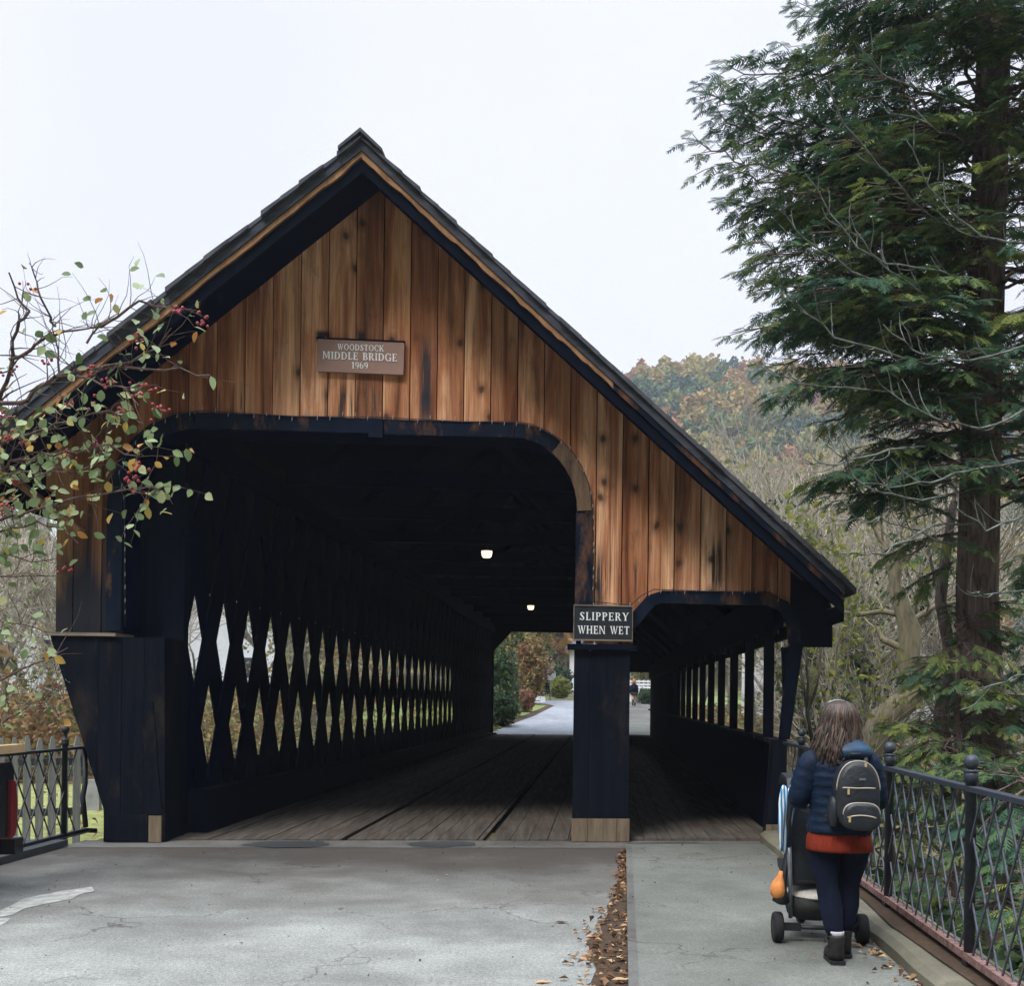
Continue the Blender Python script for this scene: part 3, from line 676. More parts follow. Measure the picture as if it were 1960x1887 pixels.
# planks of the two layers meet so that holes are centred at v = 13.16 + k * PT, z = zc
# layer 0 passes through (hole centre + PT/2, zc) ; layer 1 likewise
def lat_start(d, zlow): return 13.16 + PT / 2 - d * (zc - zlow) / TN
for layer in (0, 1):
    d = 1 if layer == 0 else -1; uu = -4.74 - layer * .024; zh = 4.6
    mb = MB(B); k0 = -8
    for k in range(-8, 48):
        xc = 13.16 + PT / 2 + k * PT; f = lambda z_: xc + d * (z_ - zc) / TN
        bw = .44
        pl = [(f(zl) - bw / 2, zl), (f(zl) + bw / 2, zl), (f(zh) + bw / 2, zh), (f(zh) - bw / 2, zh)]
        P = pl
        for lim, sg in ((V0 + .45, 1), (47.2, -1)):
            o_ = []
            for a, b in zip(P, P[1:] + P[:1]):
                ia, ib = (a[0] - lim) * sg >= 0, (b[0] - lim) * sg >= 0
                if ia: o_.append(a)
                if ia != ib:
                    t = (lim - a[0]) / (b[0] - a[0]); o_.append((lim, a[1] + t * (b[1] - a[1])))
            P = o_
            if len(P) < 3: break
        if len(P) < 3: continue
        n = len(P); mb.tone = rng.random()
        mb.add([(uu, a, b) for a, b in P] + [(uu - .023, a, b) for a, b in P], [tuple(range(n)), tuple(range(2 * n - 1, n - 1, -1))] + [(i, i + n, (i + 1) % n + n, (i + 1) % n) for i in range(n)])
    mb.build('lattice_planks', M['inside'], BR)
mb = MB(B)
for (a, b, c, d) in ((V0 + .45, 35.6, -.4, .76), (V0 + .45, 35.6, 2.80, 4.9), (35.62, 47.2, -.4, 4.9)):
    v = a
    while v < b:
        mb.tone = rng.random(); mb.box(-4.815, -4.79, v, min(v + .24, b), c, d); v += .245
mb.build('side_boarding', M['dark'], BR)
mb = MB(B); mb.prism([(-4.95, -.4), (-4.72, -.4), (-4.72, 4.6), (-4.95, 4.6)], V0 + .43, V0 + .56); mb.build('end_post', M['dark'], BR)
mb = MB(B); mb.box(-4.73, -4.62, V0 + .62, 47.2, 4.3, 4.6); mb.box(-4.73, -4.66, V0 + .62, 35.6, 1.68, 1.78) if False else None; mb.build('top_chord', M['inside'], BR)
mb = MB(B); vv = []
for v, zt in ((V0 + .62, .50), (30, .30), (47.2, .08)): vv += [(-4.73, v, .02), (-4.50, v, .02), (-4.52, v, zt), (-4.73, v, zt)]
mb.add(vv, [(0, 1, 2, 3)[::-1], (8, 9, 10, 11)] + [(i * 4 + k, i * 4 + (k + 1) % 4, (i + 1) * 4 + (k + 1) % 4, (i + 1) * 4 + k) for i in range(2) for k in range(4)])
mb.build('wheel_guard', M['dark'], BR)
# dividing truss between lane and walkway
mb = MB(B); v = V0 + .5
while v < 47.2: mb.tone = rng.random(); mb.box(.06, .10, v, v + .29, .02, 4.6); v += .295
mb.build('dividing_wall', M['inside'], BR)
# walkway wall: low boarded wall, sill, posts, header
mb = MB(B); v = V0 + .32
while v < 47.2: mb.tone = rng.random(); mb.box(2.06, 2.09, v, v + .24, -.3, 1.10); v += .245
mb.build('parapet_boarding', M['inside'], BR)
mb = MB(B); mb.box(1.95, 2.14, V0 + .32, 47.2, 1.103, 1.15); mb.build('sill_rail', M['darkworn'], BR)
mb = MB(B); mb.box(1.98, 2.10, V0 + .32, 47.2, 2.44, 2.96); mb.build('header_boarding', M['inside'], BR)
mbp = MB(B); mbp.box(1.97, 2.085, 13.20, 13.32, 1.151, 2.439); post0 = mbp.build('gallery_post', M['dark'], BR)
mbk = MB(B)
for k in range(1, 11):
    c = post0.copy(); COL.objects.link(c); c.parent = BR; c.location = Vector(B(0, 1.78 * k, 0))
mb = MB(B); mb.box(2.05, 2.08, 32.3, 47.2, 1.152, 2.43); mb.build('gallery_boarding', M['inside'], BR)
mb = MB(B)       # scalloped edge under the header
sc_ = [(12.65, 2.438)]
for k in range(22):
    v = 12.7 + k * .89; sc_ += [(v, 2.36), (v + .28, 2.36), (v + .34, 2.42), (v + .8, 2.42)]
sc_.append((12.7 + 22 * .89, 2.438)); n = len(sc_); vv = [(1.99, a, b) for a, b in sc_] + [(2.03, a, b) for a, b in sc_]
mb.add(vv, [tuple(range(n)), tuple(range(2 * n - 1, n - 1, -1))] + [(i, i + n, (i + 1) % n + n, (i + 1) % n) for i in range(n)])
mb.build('scalloped_edge', M['dark'], BR)
# far portal
mb = MB(B); fv0, fv1 = 47.25, 47.4
def fwall(poly): mb.prism(poly, fv0, fv1)
fwall([(-5.6, 0), (-4.68, 0), (-4.68, 3.55), (-3.95, 4.36), (-3.95, 5.86), (-5.6, 4.43)])
fwall([(-3.945, 4.36), (-.3, 4.36), (-.3, 5.16), (RU, 7.08), (-3.945, 5.86)])
fwall([(-.295, 0), (1.1, 0), (1.1, 2.72), (1.95, 2.72), (2.10, 2.66), (2.17, 2.5), (2.17, 0), (2.5, 0), (2.5, 2.74), (-.295, 5.16)])
mb.build('far_portal', M['inside'], BR)
mb = MB(B); mb.box(-4.86, -4.69, 47.42, 47.5, .02, 2.6); mb.build('portal_edge_board', M['ledge'], BR)
for a_, b_ in ((12.37, 14.2), (45.2, 47.38)): mb = MB(B); mb.box(-5.6, 2.2, a_, b_, -4.7, -.52); mb.build('abutment', M['stone'], BR)

# ------------------------------------------------------------------ signs (built in strokes)
class Letters:
    def __init__(s, O, ex, ez, en, depth, parent, mat):       # origin, right, up, outward normal
        s.mb = MB(); s.O, s.ex, s.ez, s.en = map(Vector, (O, ex, ez, en)); s.d = depth; s.k = 0; s.parent = parent; s.mat = mat
    def poly(s, pts, x0, z0, h, wsc):
        s.k += 1; d = s.d + .0002 * (s.k % 9); a = []
        for dd in (0.0005, d):
            a += [tuple(s.O + s.ex * (x0 + x * h * wsc) + s.ez * (z0 + z * h) + s.en * dd) for x, z in pts]
        n = len(pts)
        s.mb.add(a, [tuple(range(n))[::-1], tuple(range(n, 2 * n))] + [(i, (i + 1) % n, (i + 1) % n + n, i + n) for i in range(n)])
TK, TH, SF = .17, .085, .06
def bar(x0, z0, x1, z1): return [(x0, z0), (x1, z0), (x1, z1), (x0, z1)]
def stem(x, w=TK, z0=0, z1=1, s=.07): return [bar(x, z0, x + w, z1), bar(x - s, z0, x + w + s, z0 + SF), bar(x - s, z1 - SF, x + w + s, z1)]
def diag(x0, z0, x1, z1, w): return [[(x0, z0), (x0 + w, z0), (x1 + w, z1), (x1, z1)]]
def arc(cx, cz, rx, rz, a0, a1, n=14, thick=TK, thin=TH):
    out_ = []
    pt = []
    for k in range(n + 1):
        t = R(a0 + (a1 - a0) * k / n); w = thin + (thick - thin) * abs(math.cos(t)); c, s_ = math.cos(t), math.sin(t)
        pt.append(((cx + rx * c, cz + rz * s_), (cx + (rx - w) * c, cz + (rz - min(w, thin * 1.05) if False else rz - (thin + (thick - thin) * .25 * abs(c))) * s_)))
    for a, b in zip(pt[:-1], pt[1:]): out_.append([a[0], b[0], b[1], a[1]])
    return out_
def glyph(c):
    if c == 'I': return .33, stem(.08)
    if c == 'L': return .60, stem(.08) + [bar(.25, 0, .58, TH), bar(.52, .085, .58, .26)]
    if c == 'E': return .66, stem(.08) + [bar(.25, 0, .62, TH), bar(.25, 1 - TH, .60, 1), bar(.25, .47, .48, .55), bar(.56, .086, .62, .26), bar(.54, .76, .60, .914), bar(.45, .38, .50, .64)]
    if c == 'T': return .72, stem(.275)[:2] + [bar(.03, 1 - TH, .69, 1), bar(.03, .78, .09, .914), bar(.63, .78, .69, .914)]
    if c == 'H': return .86, stem(.08) + stem(.60) + [bar(.25, .47, .60, .55)]
    if c == 'P': return .66, stem(.08) + arc(.33, .73, .30, .27, 90, -90) + [bar(.25, .914, .34, 1), bar(.25, .46, .34, .545)]
    if c == 'R': return .76, stem(.08) + arc(.33, .73, .29, .27, 90, -90) + [bar(.25, .914, .34, 1), bar(.25, .46, .34, .545), [(.33, .46), (.50, .46), (.74, 0), (.56, 0)], bar(.56, -.001, .80, SF)]
    if c == 'B': return .70, stem(.08) + arc(.33, .745, .27, .255, 90, -90) + arc(.33, .27, .33, .27, 90, -90) + [bar(.25, .914, .34, 1), bar(.25, .46, .34, .54), bar(.25, 0, .34, TH)]
    if c == 'D': return .82, stem(.08) + arc(.35, .5, .43, .5, 90, -90) + [bar(.25, .914, .36, 1), bar(.25, 0, .36, TH)]
    if c == 'K': return .80, stem(.08) + diag(.25, .40, .62, .97, .10) + [[(.36, .52), (.50, .60), (.78, 0), (.58, 0)], bar(.55, .94, .80, 1), bar(.54, -.001, .84, SF)]
    if c == 'M': return 1.02, stem(.08, .09) + stem(.76) + [[(.10, 1), (.26, 1), (.55, .12), (.45, .12)], [(.45, .12), (.54, .12), (.80, 1), (.72, 1)]]
    if c == 'N': return .86, stem(.08, .09) + stem(.68, .09) + [[(.08, 1), (.26, 1), (.77, 0), (.66, 0)]]
    if c == 'W': return 1.08, diag(.28, 0, .08, 1, .15)[:0] + [[(.05, 1), (.22, 1), (.40, 0), (.32, 0)], [(.32, 0), (.40, 0), (.56, .86), (.49, .86)], [(.44, 1), (.61, 1), (.79, 0), (.71, 0)], [(.71, 0), (.79, 0), (1.02, 1), (.94, 1)], bar(-.01, .945, .29, 1.001), bar(.87, .945, 1.09, 1.001), bar(.38, .945, .66, 1.001)]
    if c == 'Y': return .80, stem(.315, z1=.46)[:2] + [[(.06, 1), (.24, 1), (.48, .44), (.32, .44)], [(.38, .44), (.47, .44), (.74, 1), (.66, 1)], bar(-.01, .945, .30, 1.001), bar(.58, .945, .82, 1.001)]
    if c in 'OQ': return .88, arc(.44, .5, .42, .52, 0, 360, 28)
    if c == 'C': return .78, arc(.44, .5, .42, .52, 40, 320, 24) + [bar(.72, .66, .775, .97)]
    if c == 'G': return .86, arc(.44, .5, .42, .52, 40, 318, 24) + [bar(.64, .02, .79, .44), bar(.56, .40, .86, .46), bar(.70, .66, .755, .97)]
    if c == 'S': return .62, arc(.31, .745, .25, .255, 35, 200, 14, .13) + arc(.31, .265, .27, .265, -160, 20, 14, .13) + [[(.07, .70), (.22, .80), (.58, .34), (.42, .22)], bar(.50, .74, .555, .98), bar(.03, .03, .085, .28)]
    if c == '1': return .42, [bar(.14, 0, .29, 1), bar(.05, 0, .38, SF), [(.03, .78), (.14, .80), (.14, 1), (.10, .92)]]
    if c == '9': return .60, arc(.30, .68, .28, .32, 0, 360, 24, .14) + arc(.20, .52, .38, .54, -80, 12, 10, .14)
    if c == '6': return .60, arc(.30, .32, .28, .32, 0, 360, 24, .14) + arc(.40, .48, .38, .54, 100, 192, 10, .14)
    return .34, []
def write(Lt, text, cx, z0, h, width, gap=.10):
    ws = [glyph(c)[0] if c != ' ' else .42 for c in text]; tot = sum(ws) + gap * (len(text) - 1); wsc = width / (tot * h); x = cx - width / 2
    for c, w in zip(text, ws):
        if c != ' ':
            for p in glyph(c)[1]: Lt.poly(p, x, z0, h, wsc)
        x += (w + gap) * h * wsc
NRM = (VX * -1, -VY, 0); EX = (UX, UY, 0); UP = (0, 0, 1)
NS = thing('name_sign', 'brown board lettered with the name and year of the bridge, fixed high on the gable', 'sign', B(-2.70, V0 - .03, 5.06))
mb = MB(B); mb.prism([(-3.165, 5.10), (-2.235, 5.095), (-2.23, 5.445), (-3.16, 5.45)], V0 - .055, V0 - .008); mb.build('board', M['signbrown'], NS)
mb = MB(B); mb.prism([(-3.175, 5.451), (-2.225, 5.446), (-2.225, 5.462), (-3.175, 5.467)], V0 - .06, V0 - .008); mb.build('top_edge', M['dark'], NS)
Lt = Letters(B(-2.70, V0 - .055, 0), EX, UP, NRM, .006, NS, M['letter'])
for tx, cx_, z_, h_, w_ in (('WOODSTOCK', 0, 5.338, .066, .50), ('MIDDLE BRIDGE', -.005, 5.235, .082, .80), ('1969', -.005, 5.142, .070, .175)):
    Lt = Letters(B(-2.70, V0 - .055, 0), EX, UP, NRM, .006, NS, M['letter']); write(Lt, tx, cx_, z_, h_, w_); Lt.mb.build('lettering', M['letter'], NS)
SS = thing('warning_sign', 'black board with white capitals warning of slippery boards, fixed to the centre post', 'sign', B(0, V0 - .08, 2.24))
mb = MB(B); mb.box(-.325, .315, V0 - .115, V0 - .065, 2.245, 2.605); mb.build('board', M['signblack'], SS)
mb = MB(B); mb.box(-.335, .325, V0 - .125, V0 - .062, 2.607, 2.622); mb.box(-.335, .325, V0 - .125, V0 - .062, 2.226, 2.243); mb.box(-.336, -.327, V0 - .122, V0 - .062, 2.244, 2.606); mb.box(.317, .325, V0 - .122, V0 - .062, 2.244, 2.606)
mb.build('frame', M['ledge'], SS)
for tx, cx_, z_, h_, w_, g_ in (('SLIPPERY', .005, 2.452, .088, .545, .14), ('WHEN WET', 0, 2.303, .088, .575, .10)):
    Lt = Letters(B(0, V0 - .115, 0), EX, UP, NRM, .006, SS, M['letter']); write(Lt, tx, cx_, z_, h_, w_, g_); Lt.mb.build('lettering', M['letter'], SS)

# string of tiny lights along the trim
SLT = thing('string_lights', 'string of tiny unlit fairy lights stapled along the dark trim of the bridge openings', 'string lights', B(-2.5, V0 - .08, 2.5))
path = [(-5.15, 2.3), (-5.17, 3.6)] + [(-5.2 + .8 * (1 - math.cos(t)) - .06, 3.68 + .93 * math.sin(t)) for t in [R(15 * k) for k in range(1, 6)]] + [(-4.4, 4.625), (-3.4, 4.60), (-2.5, 4.62), (-1.6, 4.60), (-1.0, 4.62)] + \
    [(-1.02 + .88 * math.sin(t), 3.66 + .96 * math.cos(t)) for t in [R(12 * k) for k in range(1, 8)]] + [(-.13, 3.6), (-.125, 3.1), (-.13, 2.66), (.3, 2.63), (.42, 2.74), (.56, 2.81), (1.2, 2.80), (1.86, 2.81), (2.05, 2.7)]
mb = MB(B); mb.tube([(u, V0 - .07, z) for u, z in path], .005, 4); mb.build('wire', M['iron'], SLT)
acc = 0; g = random.Random(5); bulb0 = None; nb = 0
for a, b in zip(path[:-1], path[1:]):
    L_ = math.hypot(b[0] - a[0], b[1] - a[1]); t = 0
    while acc + (L_ - t) >= .135 and nb < 98:
        t += .135 - acc; acc = 0; f = t / L_; u, z = a[0] + (b[0] - a[0]) * f, a[1] + (b[1] - a[1]) * f
        if bulb0 is None:
            bm_ = MB(B); bm_.tube([(u, V0 - .075, z), (u + .004, V0 - .078, z + .018), (u + .006, V0 - .08, z + .045)], [.004, .005, .0025], 5); bulb0 = bm_.build('bulb', M['bulb'], SLT); u0_, z0_ = u, z
        else:
            c = bulb0.copy(); COL.objects.link(c); c.parent = SLT; c.location = Vector(B(u - u0_, 0, z - z0_ + g.uniform(-.055, .01)))
        nb += 1
    acc += L_ - t
# ceiling lamps
for i, (px, py, v, lab) in enumerate(((930, 1068, 23.5, 'nearer glowing ceiling lamp hanging inside the dark bridge'), (1016, 1167, 37.7, 'farther glowing ceiling lamp deep inside the dark bridge'))):
    z = HCAM + (1336.0 - py) * v / FPX; u = -2.5; c = B(u, v, z - .06)
    t = thing('ceiling_lamp', lab, 'lamp', c)
    mb = MB(); mb.lathe([(.075, 0), (.10, .03), (.115, .09), (.115, .14)], c, 16); mb.build('glass_shade', M['lamp'], t)
    mb = MB(); mb.lathe([(.12, .141), (.12, .16), (.03, .19), (.015, .20), (.015, max(.22, 4.72 - c[2]))], c, 16); mb.build('fitting', M['iron'], t)
    t['group'] = 'lamps inside the bridge'
# ------------------------------------------------------------------ iron railings
def railing(name, label, u, v0, v1, posts, zt, zb, finial_z, mats, period=.22):
    t = thing(name, label, 'railing', B(u, (v0 + v1) / 2, 0)); mpost, mtop, mbot, mlat = mats
    mb = MB(B); mb.box(u - .035, u + .035, v0, v1, zt - .022, zt + .006); mb.build('top_rail', mtop, t)
    mb = MB(B); mb.box(u - .03, u + .02, v0, v1, zb - .02, zb + .012); mb.box(u - .03, u + .06, v0, v1, zb - .030, zb - .021); mb.build('bottom_rail', mbot, t)
    mb = MB(B); v = v0; up = (UX, UY, 0); g = random.Random(4)
    H_ = zt - .022 - zb; run = .56
    while v < v1:
        for d in (1, -1):
            a, b = (v, v + run) if d > 0 else (v + run, v)
            if max(a, b) > v1 + .01 or min(a, b) < v0 - .01: continue
            o = .007 * d; j = g.uniform(-.006, .006)
            mb.add(*flatbar((u + o, a + j, zb + .012), (u + o, b + j, zt - .022), .015, .009))
        v += period
    mb.build('lattice_bars', mlat, t)
    for v in posts:
        c = (0, 0, 0); mb = MB(lambda x, y, z: (B(u, v, 0)[0] + x, B(u, v, 0)[1] + y, z))
        mb.lathe([(.029, zb - .12), (.029, zt + .03), (.038, zt + .032), (.038, zt + .075), (.034, zt + .08)], c, 14); p = mb.build('post', mpost, t)
        r = .042; mb = MB(lambda x, y, z: (B(u, v, 0)[0] + x, B(u, v, 0)[1] + y, z)); zc_ = finial_z - r
        mb.lathe([(.034, zt + .081), (.042, zt + .085), (.042, zt + .092), (.018, zt + .096)] + [(r * math.sin(a), zc_ - r * math.cos(a)) for a in [R(25 + 14 * k) for k in range(12)]], c, 16); mb.build('ball_finial', mpost, p)
        if mtop is M['ironlight']:
            mb = MB(B); mb.box(u - .03, u + .03, v - .04, v + .04, .05, zb - .031); mb.build('foot', M['iron'], p)
    return t
def flatbar(p, q, w, th):
    # w along v, th along u
    (u0, a, z0), (u1, b, z1) = p, q
    vs = [(u0 + i * th / 2, a + j * w / 2, z0) for i, j in ((-1, -1), (1, -1), (1, 1), (-1, 1))] + [(u1 + i * th / 2, b + j * w / 2, z1) for i, j in ((-1, -1), (1, -1), (1, 1), (-1, 1))]
    return vs, [(3, 2, 1, 0), (4, 5, 6, 7), (0, 1, 5, 4), (1, 2, 6, 5), (2, 3, 7, 6), (3, 0, 4, 7)]
railing('iron_railing', 'grey iron lattice railing with ball topped posts along the walkway on the right', 2.05, 2.2, 12.1, [4.19, 5.92, 7.65, 9.38, 11.11], 1.135, .215, 1.315, (M['ironlight'], M['ironlight'], M['rust'], M['bars']))
railing('iron_railing', 'dark iron lattice railing at the left of the road, in front of the picket fence', -5.72, 3.0, 12.62, [4.8, 8.6, 12.15], 1.0, .09, 1.24, (M['iron'],) * 4, .26)
mb = MB(B); mb.tube([(-5.72, 12.6, .98), (-5.72, 12.62, .6), (-5.70, 12.52, .45), (-5.70, 12.6, .12)], .028, 8); mb.tube([(-5.72, 12.62, .08), (-5.66, 12.75, .06)], .03, 6)
tag(mb.build('bent_post', M['iron']), 'bent dark iron end post leaning beside the foot of the bridge', 'post')

# ------------------------------------------------------------------ picket fence on the left
PF = thing('picket_fence', 'weathered grey picket fence standing behind the dark railing on the left', 'fence', (-6.4, 12.4, -.3))
pa, pb = Vector((-8.6, 11.3, 0)), Vector((-5.15, 13.3, 0)); dv = (pb - pa); Ln = dv.length; dv.normalize(); nv_ = Vector((-dv.y, dv.x, 0))
mb = MB()
for z in (.16, .76): mb.beam(pa + nv_ * .055 + Vector((0, 0, z)), pb + nv_ * .055 + Vector((0, 0, z)), .04, .09)
mb.build('fence_rail', M['picket'], PF)
k = 0; s = .05; g = random.Random(8); pk0 = None
while s < Ln:
    c = pa + dv * s; w, th = .042, .026; zt = 1.06
    if pk0 is None:
        mb = MB(); out_ = []
        prof_ = [(-w, -.26), (w, -.26), (w, zt - .30), (w * .72, zt - .27), (w * .98, zt - .22), (w * .9, zt - .12), (w * .35, zt), (-w * .35, zt), (-w * .9, zt - .12), (-w * .98, zt - .22), (-w * .72, zt - .27), (-w, zt - .30)]
        n = len(prof_); vs = [tuple(c + dv * x + Vector((0, 0, z)) + nv_ * d) for d in (-th, th) for x, z in prof_]
        mb.add(vs, [tuple(range(n)), tuple(range(2 * n - 1, n - 1, -1))] + [(i, i + n, (i + 1) % n + n, (i + 1) % n) for i in range(n)])
        pk0 = mb.build('picket', M['picket'], PF); c0 = c
    else:
        q = pk0.copy(); COL.objects.link(q); q.parent = PF; q.location = (c - c0) + Vector((0, 0, g.uniform(-.015, .015)))
    s += .138
mb = MB(); cc = at(176, 1523, 17.6); x, y = cc[0], cc[1]
mb.add([(x - .14, y - .06, -.29), (x + .14, y - .06, -.29), (x + .14, y + .06, -.29), (x - .14, y + .06, -.29), (x - .12, y - .05, .12), (x + .12, y - .05, .12), (x + .12, y + .05, .12), (x - .12, y + .05, .12), (x - .06, y - .05, .20), (x + .06, y - .05, .20), (x + .06, y + .05, .20), (x - .06, y + .05, .20)],
       [(0, 3, 2, 1), (8, 9, 10, 11), (0, 1, 5, 4), (1, 2, 6, 5), (2, 3, 7, 6), (3, 0, 4, 7), (4, 5, 9, 8), (5, 6, 10, 9), (6, 7, 11, 10), (7, 4, 8, 11)])
tag(mb.build('stone_marker', M['stone']), 'small pale grey stone marker standing on the lawn left of the bridge', 'stone')

# ------------------------------------------------------------------ pickup truck at the left edge, lumber on it
M['carpaint'] = simple('black_car_paint', (.012, .013, .018), .25, .1, 3, 0, 0, .5)
M['tyre'] = simple('tyre_rubber', (.014, .014, .016), .85, .3, 30)
M['tail'] = simple('red_tail_lens', (.16, .010, .014), .3, .15, 12, 0, 0, .6)
M['chrome'] = simple('dull_chrome', (.5, .52, .55), .3, .1, 10, .9, 0)
TX, TY = -5.20, 6.4      # truck stands along the road, its tail towards the bridge
def TF(x, y, z): return (TX + x * UX + y * VX, TY + x * UY + y * VY, z)
TR = thing('pickup_truck', 'dark pickup truck at the left edge of the picture with a tall red tail lamp', 'truck', TF(0, 0, 0))
mb = MB(TF); side = [(-2.6, .42), (-2.6, .80), (-2.45, .98), (-1.3, 1.05), (-.75, 1.58), (.55, 1.62), (.72, 1.02), (2.50, 1.02), (2.56, .95), (2.56, .42)]
n = len(side); sec = [(-.86, 0), (-.93, .03), (.93, .03), (.86, 0)]
vs = []
for x, sh in ((-.93, 0), (.93, 0)): vs += [(x * (1 if z < 1.05 else .84), y, z) for y, z in side]
mb.add(vs, [tuple(range(n)), tuple(range(2 * n - 1, n - 1, -1))] + [(i, i + n, (i + 1) % n + n, (i + 1) % n) for i in range(n)]); mb.build('body', M['carpaint'], TR)
for s in (-1, 1):
    mb = MB(TF); prof_ = [(2.50, .38 + .02), (2.575, .42), (2.60, .5), (2.605, .68), (2.575, .86), (2.50, .88)]
    x0, x1 = (.80, .955) if s > 0 else (-.955, -.80)
    mb.add([(x0, y, z) for y, z in prof_] + [(x1, y - .03, z) for y, z in prof_], [tuple(range(6)), tuple(range(11, 5, -1))] + [(i, i + 6, (i + 1) % 6 + 6, (i + 1) % 6) for i in range(6)]); mb.build('tail_lamp', M['tail'], TR)
mb = MB(TF); mb.box(-.90, .94, 2.565, 2.70, .26, .385); mb.build('bumper', M['carpaint'], TR)
mb = MB(TF); mb.box(.70, .94, 2.62, 2.705, .386, .394); mb.build('bumper_step', M['chrome'], TR)
for y in (-1.7, 1.65):
    for s in (-1, 1):
        mb = MB(lambda a, b, c: TF(s * (.74 + c), y + a, .34 + b)); mb.lathe([(.12, 0), (.30, 0), (.34, .03), (.34, .18), (.30, .205), (.19, .205)], (0, 0, 0), 20); w = mb.build('wheel', M['tyre'], TR)
        mb = MB(lambda a, b, c: TF(s * (.74 + c), y + a, .34 + b)); mb.lathe([(.05, .206), (.185, .206), (.185, .214), (.05, .225)], (0, 0, 0), 16); mb.build('hub', M['chrome'], w)
mb = MB(TF)
mb.add([(-.70, -.74, 1.12), (.70, -.74, 1.12), (.66, -.62, 1.5), (-.66, -.62, 1.5)], [(0, 1, 2, 3)]) if False else None
mb.box(-.55, .55, .60, .68, 1.12, 1.48); mb.build('rear_window', M['glass'], TR)
mb = MB(TF)
for y in (.9, 2.3):
    for s in (-.86, .86): mb.beam(TF(0, 0, 0) and (s, y, 1.02), (s, y, 1.88), .04, .04)
    mb.beam((-.90, y, 1.90), (.90, y, 1.90), .05, .05, (0, 0, 1))
mb.build('ladder_rack', M['iron'], TR)
def lumber(px, py, Y, label, w=.14, h=.04, back=3.2, dz=0.0):
    x, y, z = at(px, py, Y); e = Vector((x, y, z)); d = Vector((VX, VY, 0)); st = e - d * back + Vector((0, 0, dz))
    mb = MB(); mb.beam(st, e, w, h); tag(mb.build('lumber_plank', M['newwood']), label, 'plank', 'new planks sticking out at the left edge')
lumber(38, 1432, 9.6, 'fresh yellow plank sticking out just above the left iron railing', .10, .07)
lumber(4, 1241, 9.5, 'upper of two fresh planks stacked at head height at the left edge', .11, .045, 3.2)
lumber(11, 1252.5, 9.6, 'lower of two fresh planks stacked at head height at the left edge', .12, .045, 3.2)

# ------------------------------------------------------------------ houses and far furniture
def house(name, label, X, Y, z, w, d, h, rh, rot, roofm, wins):
    t = thing(name, label, 'house', (X, Y, z)); c, s = math.cos(rot), math.sin(rot)
    xf = lambda a, b, q: (X + a * c - b * s, Y + a * s + b * c, z + q)
    mb = MB(xf); mb.prism([(-w / 2, 0), (w / 2, 0), (w / 2, h), (0, h + rh), (-w / 2, h)], -d / 2, d / 2); mb.build('wall', M['whitepaint'], t)
    mb = MB(xf)
    for f in (-1, 1): mb.prism([(0, h + rh + .02), (f * (w / 2 + .4), h - .3), (f * (w / 2 + .4), h - .08), (0, h + rh + .25)], -d / 2 - .4, d / 2 + .4)
    rf = mb.build('roof', roofm, t)
    mb = MB(xf); mb.box(-.4 + w * .2, .4 + w * .2, -.4, .4, h, h + rh + .9); mb.build('chimney', M['stone'], rf)
    for (a, q) in wins:
        mb = MB(xf); mb.box(a - .55, a + .55, -d / 2 - .05, -d / 2 - .004, q - .8, q + .8); f_ = mb.build('window', M['whitepaint'], t)
        mb = MB(xf); mb.box(a - .42, a + .42, -d / 2 - .062, -d / 2 - .052, q - .68, q + .68); mb.build('pane', M['glass'], f_)
    return t
WN = [(-2.6, 1.8), (0, 1.8), (2.6, 1.8), (-2.2, 4.6), (2.2, 4.6)]
def tz(X, Y): u, v = toUV(X, Y); return float(terr(u, v))
house('white_house', 'white clapboard house with a grey roof behind the bare trees at the left edge', -25.5, 55, tz(-25.5, 55), 9, 11, 5.6, 3.2, .35, M['roofgrey'], WN)
house('white_house', 'white house with a green roof seen in glimpses through the bridge lattice', -23, 78, tz(-23, 78), 10, 12, 4.5, 3.0, .5, M['roofgreen'], WN)
house('white_house', 'white house behind the trees, seen between the gallery posts of the walkway', 18.5, 60, tz(18.5, 60), 9, 11, 5.4, 3.0, -.5, M['roofgrey'], WN)
house('white_house', 'cream gabled house front at the far end of the road behind a round bush', 8.8, 101, tz(8.8, 101), 6, 8, 4.2, 2.6, 0.1, M['roofgrey'], WN[:3])
# stop sign seen from behind, on the far verge
sx_, sy_, sz_ = at(1053, 1331, 76); sz_ = tz(sx_, sy_)
t = thing('road_sign', 'octagonal road sign seen from its pale back on a thin post beyond the bridge', 'sign', (sx_, sy_, sz_))
mb = MB(); mb.lathe([(.035, 0), (.035, 2.1)], (sx_, sy_, sz_), 6); mb.build('post', M['stone'], t)
mb = MB(); mb.prism([(sx_ + .40 * math.cos(R(22.5 + 45 * k)), sz_ + 1.75 + .40 * math.sin(R(22.5 + 45 * k))) for k in range(8)], sy_ - .06, sy_ - .045); mb.build('plate', M['cream_plate'], t)
bx, by, bz = at(1035, 1329, 70); bz = tz(bx, by)
mb = MB(); mb.prism([(bx - .3, bz), (bx + .3, bz), (bx + .3, bz + .32), (bx + .22, bz + .42), (bx - .22, bz + .42), (bx - .3, bz + .32)], by, by + .5)
tag(mb.build('utility_box', M['letter']), 'small white box on the far verge at the bend of the road', 'box')
fx, fy, fz = at(1232, 1330, 74); fz = tz(fx, fy); t = thing('garden_bench', 'white slatted bench on the grass beyond the far walkway opening', 'bench', (fx, fy, fz))
mb = MB(); 
for z in (.95, 1.15, 1.35): mb.box(fx - 1.0, fx + 1.0, fy, fy + .05, fz + z, fz + z + .1)
for k in range(7): mb.box(fx - .95 + k * .3, fx - .87 + k * .3, fy + .052, fy + .08, fz + .6, fz + 1.5)
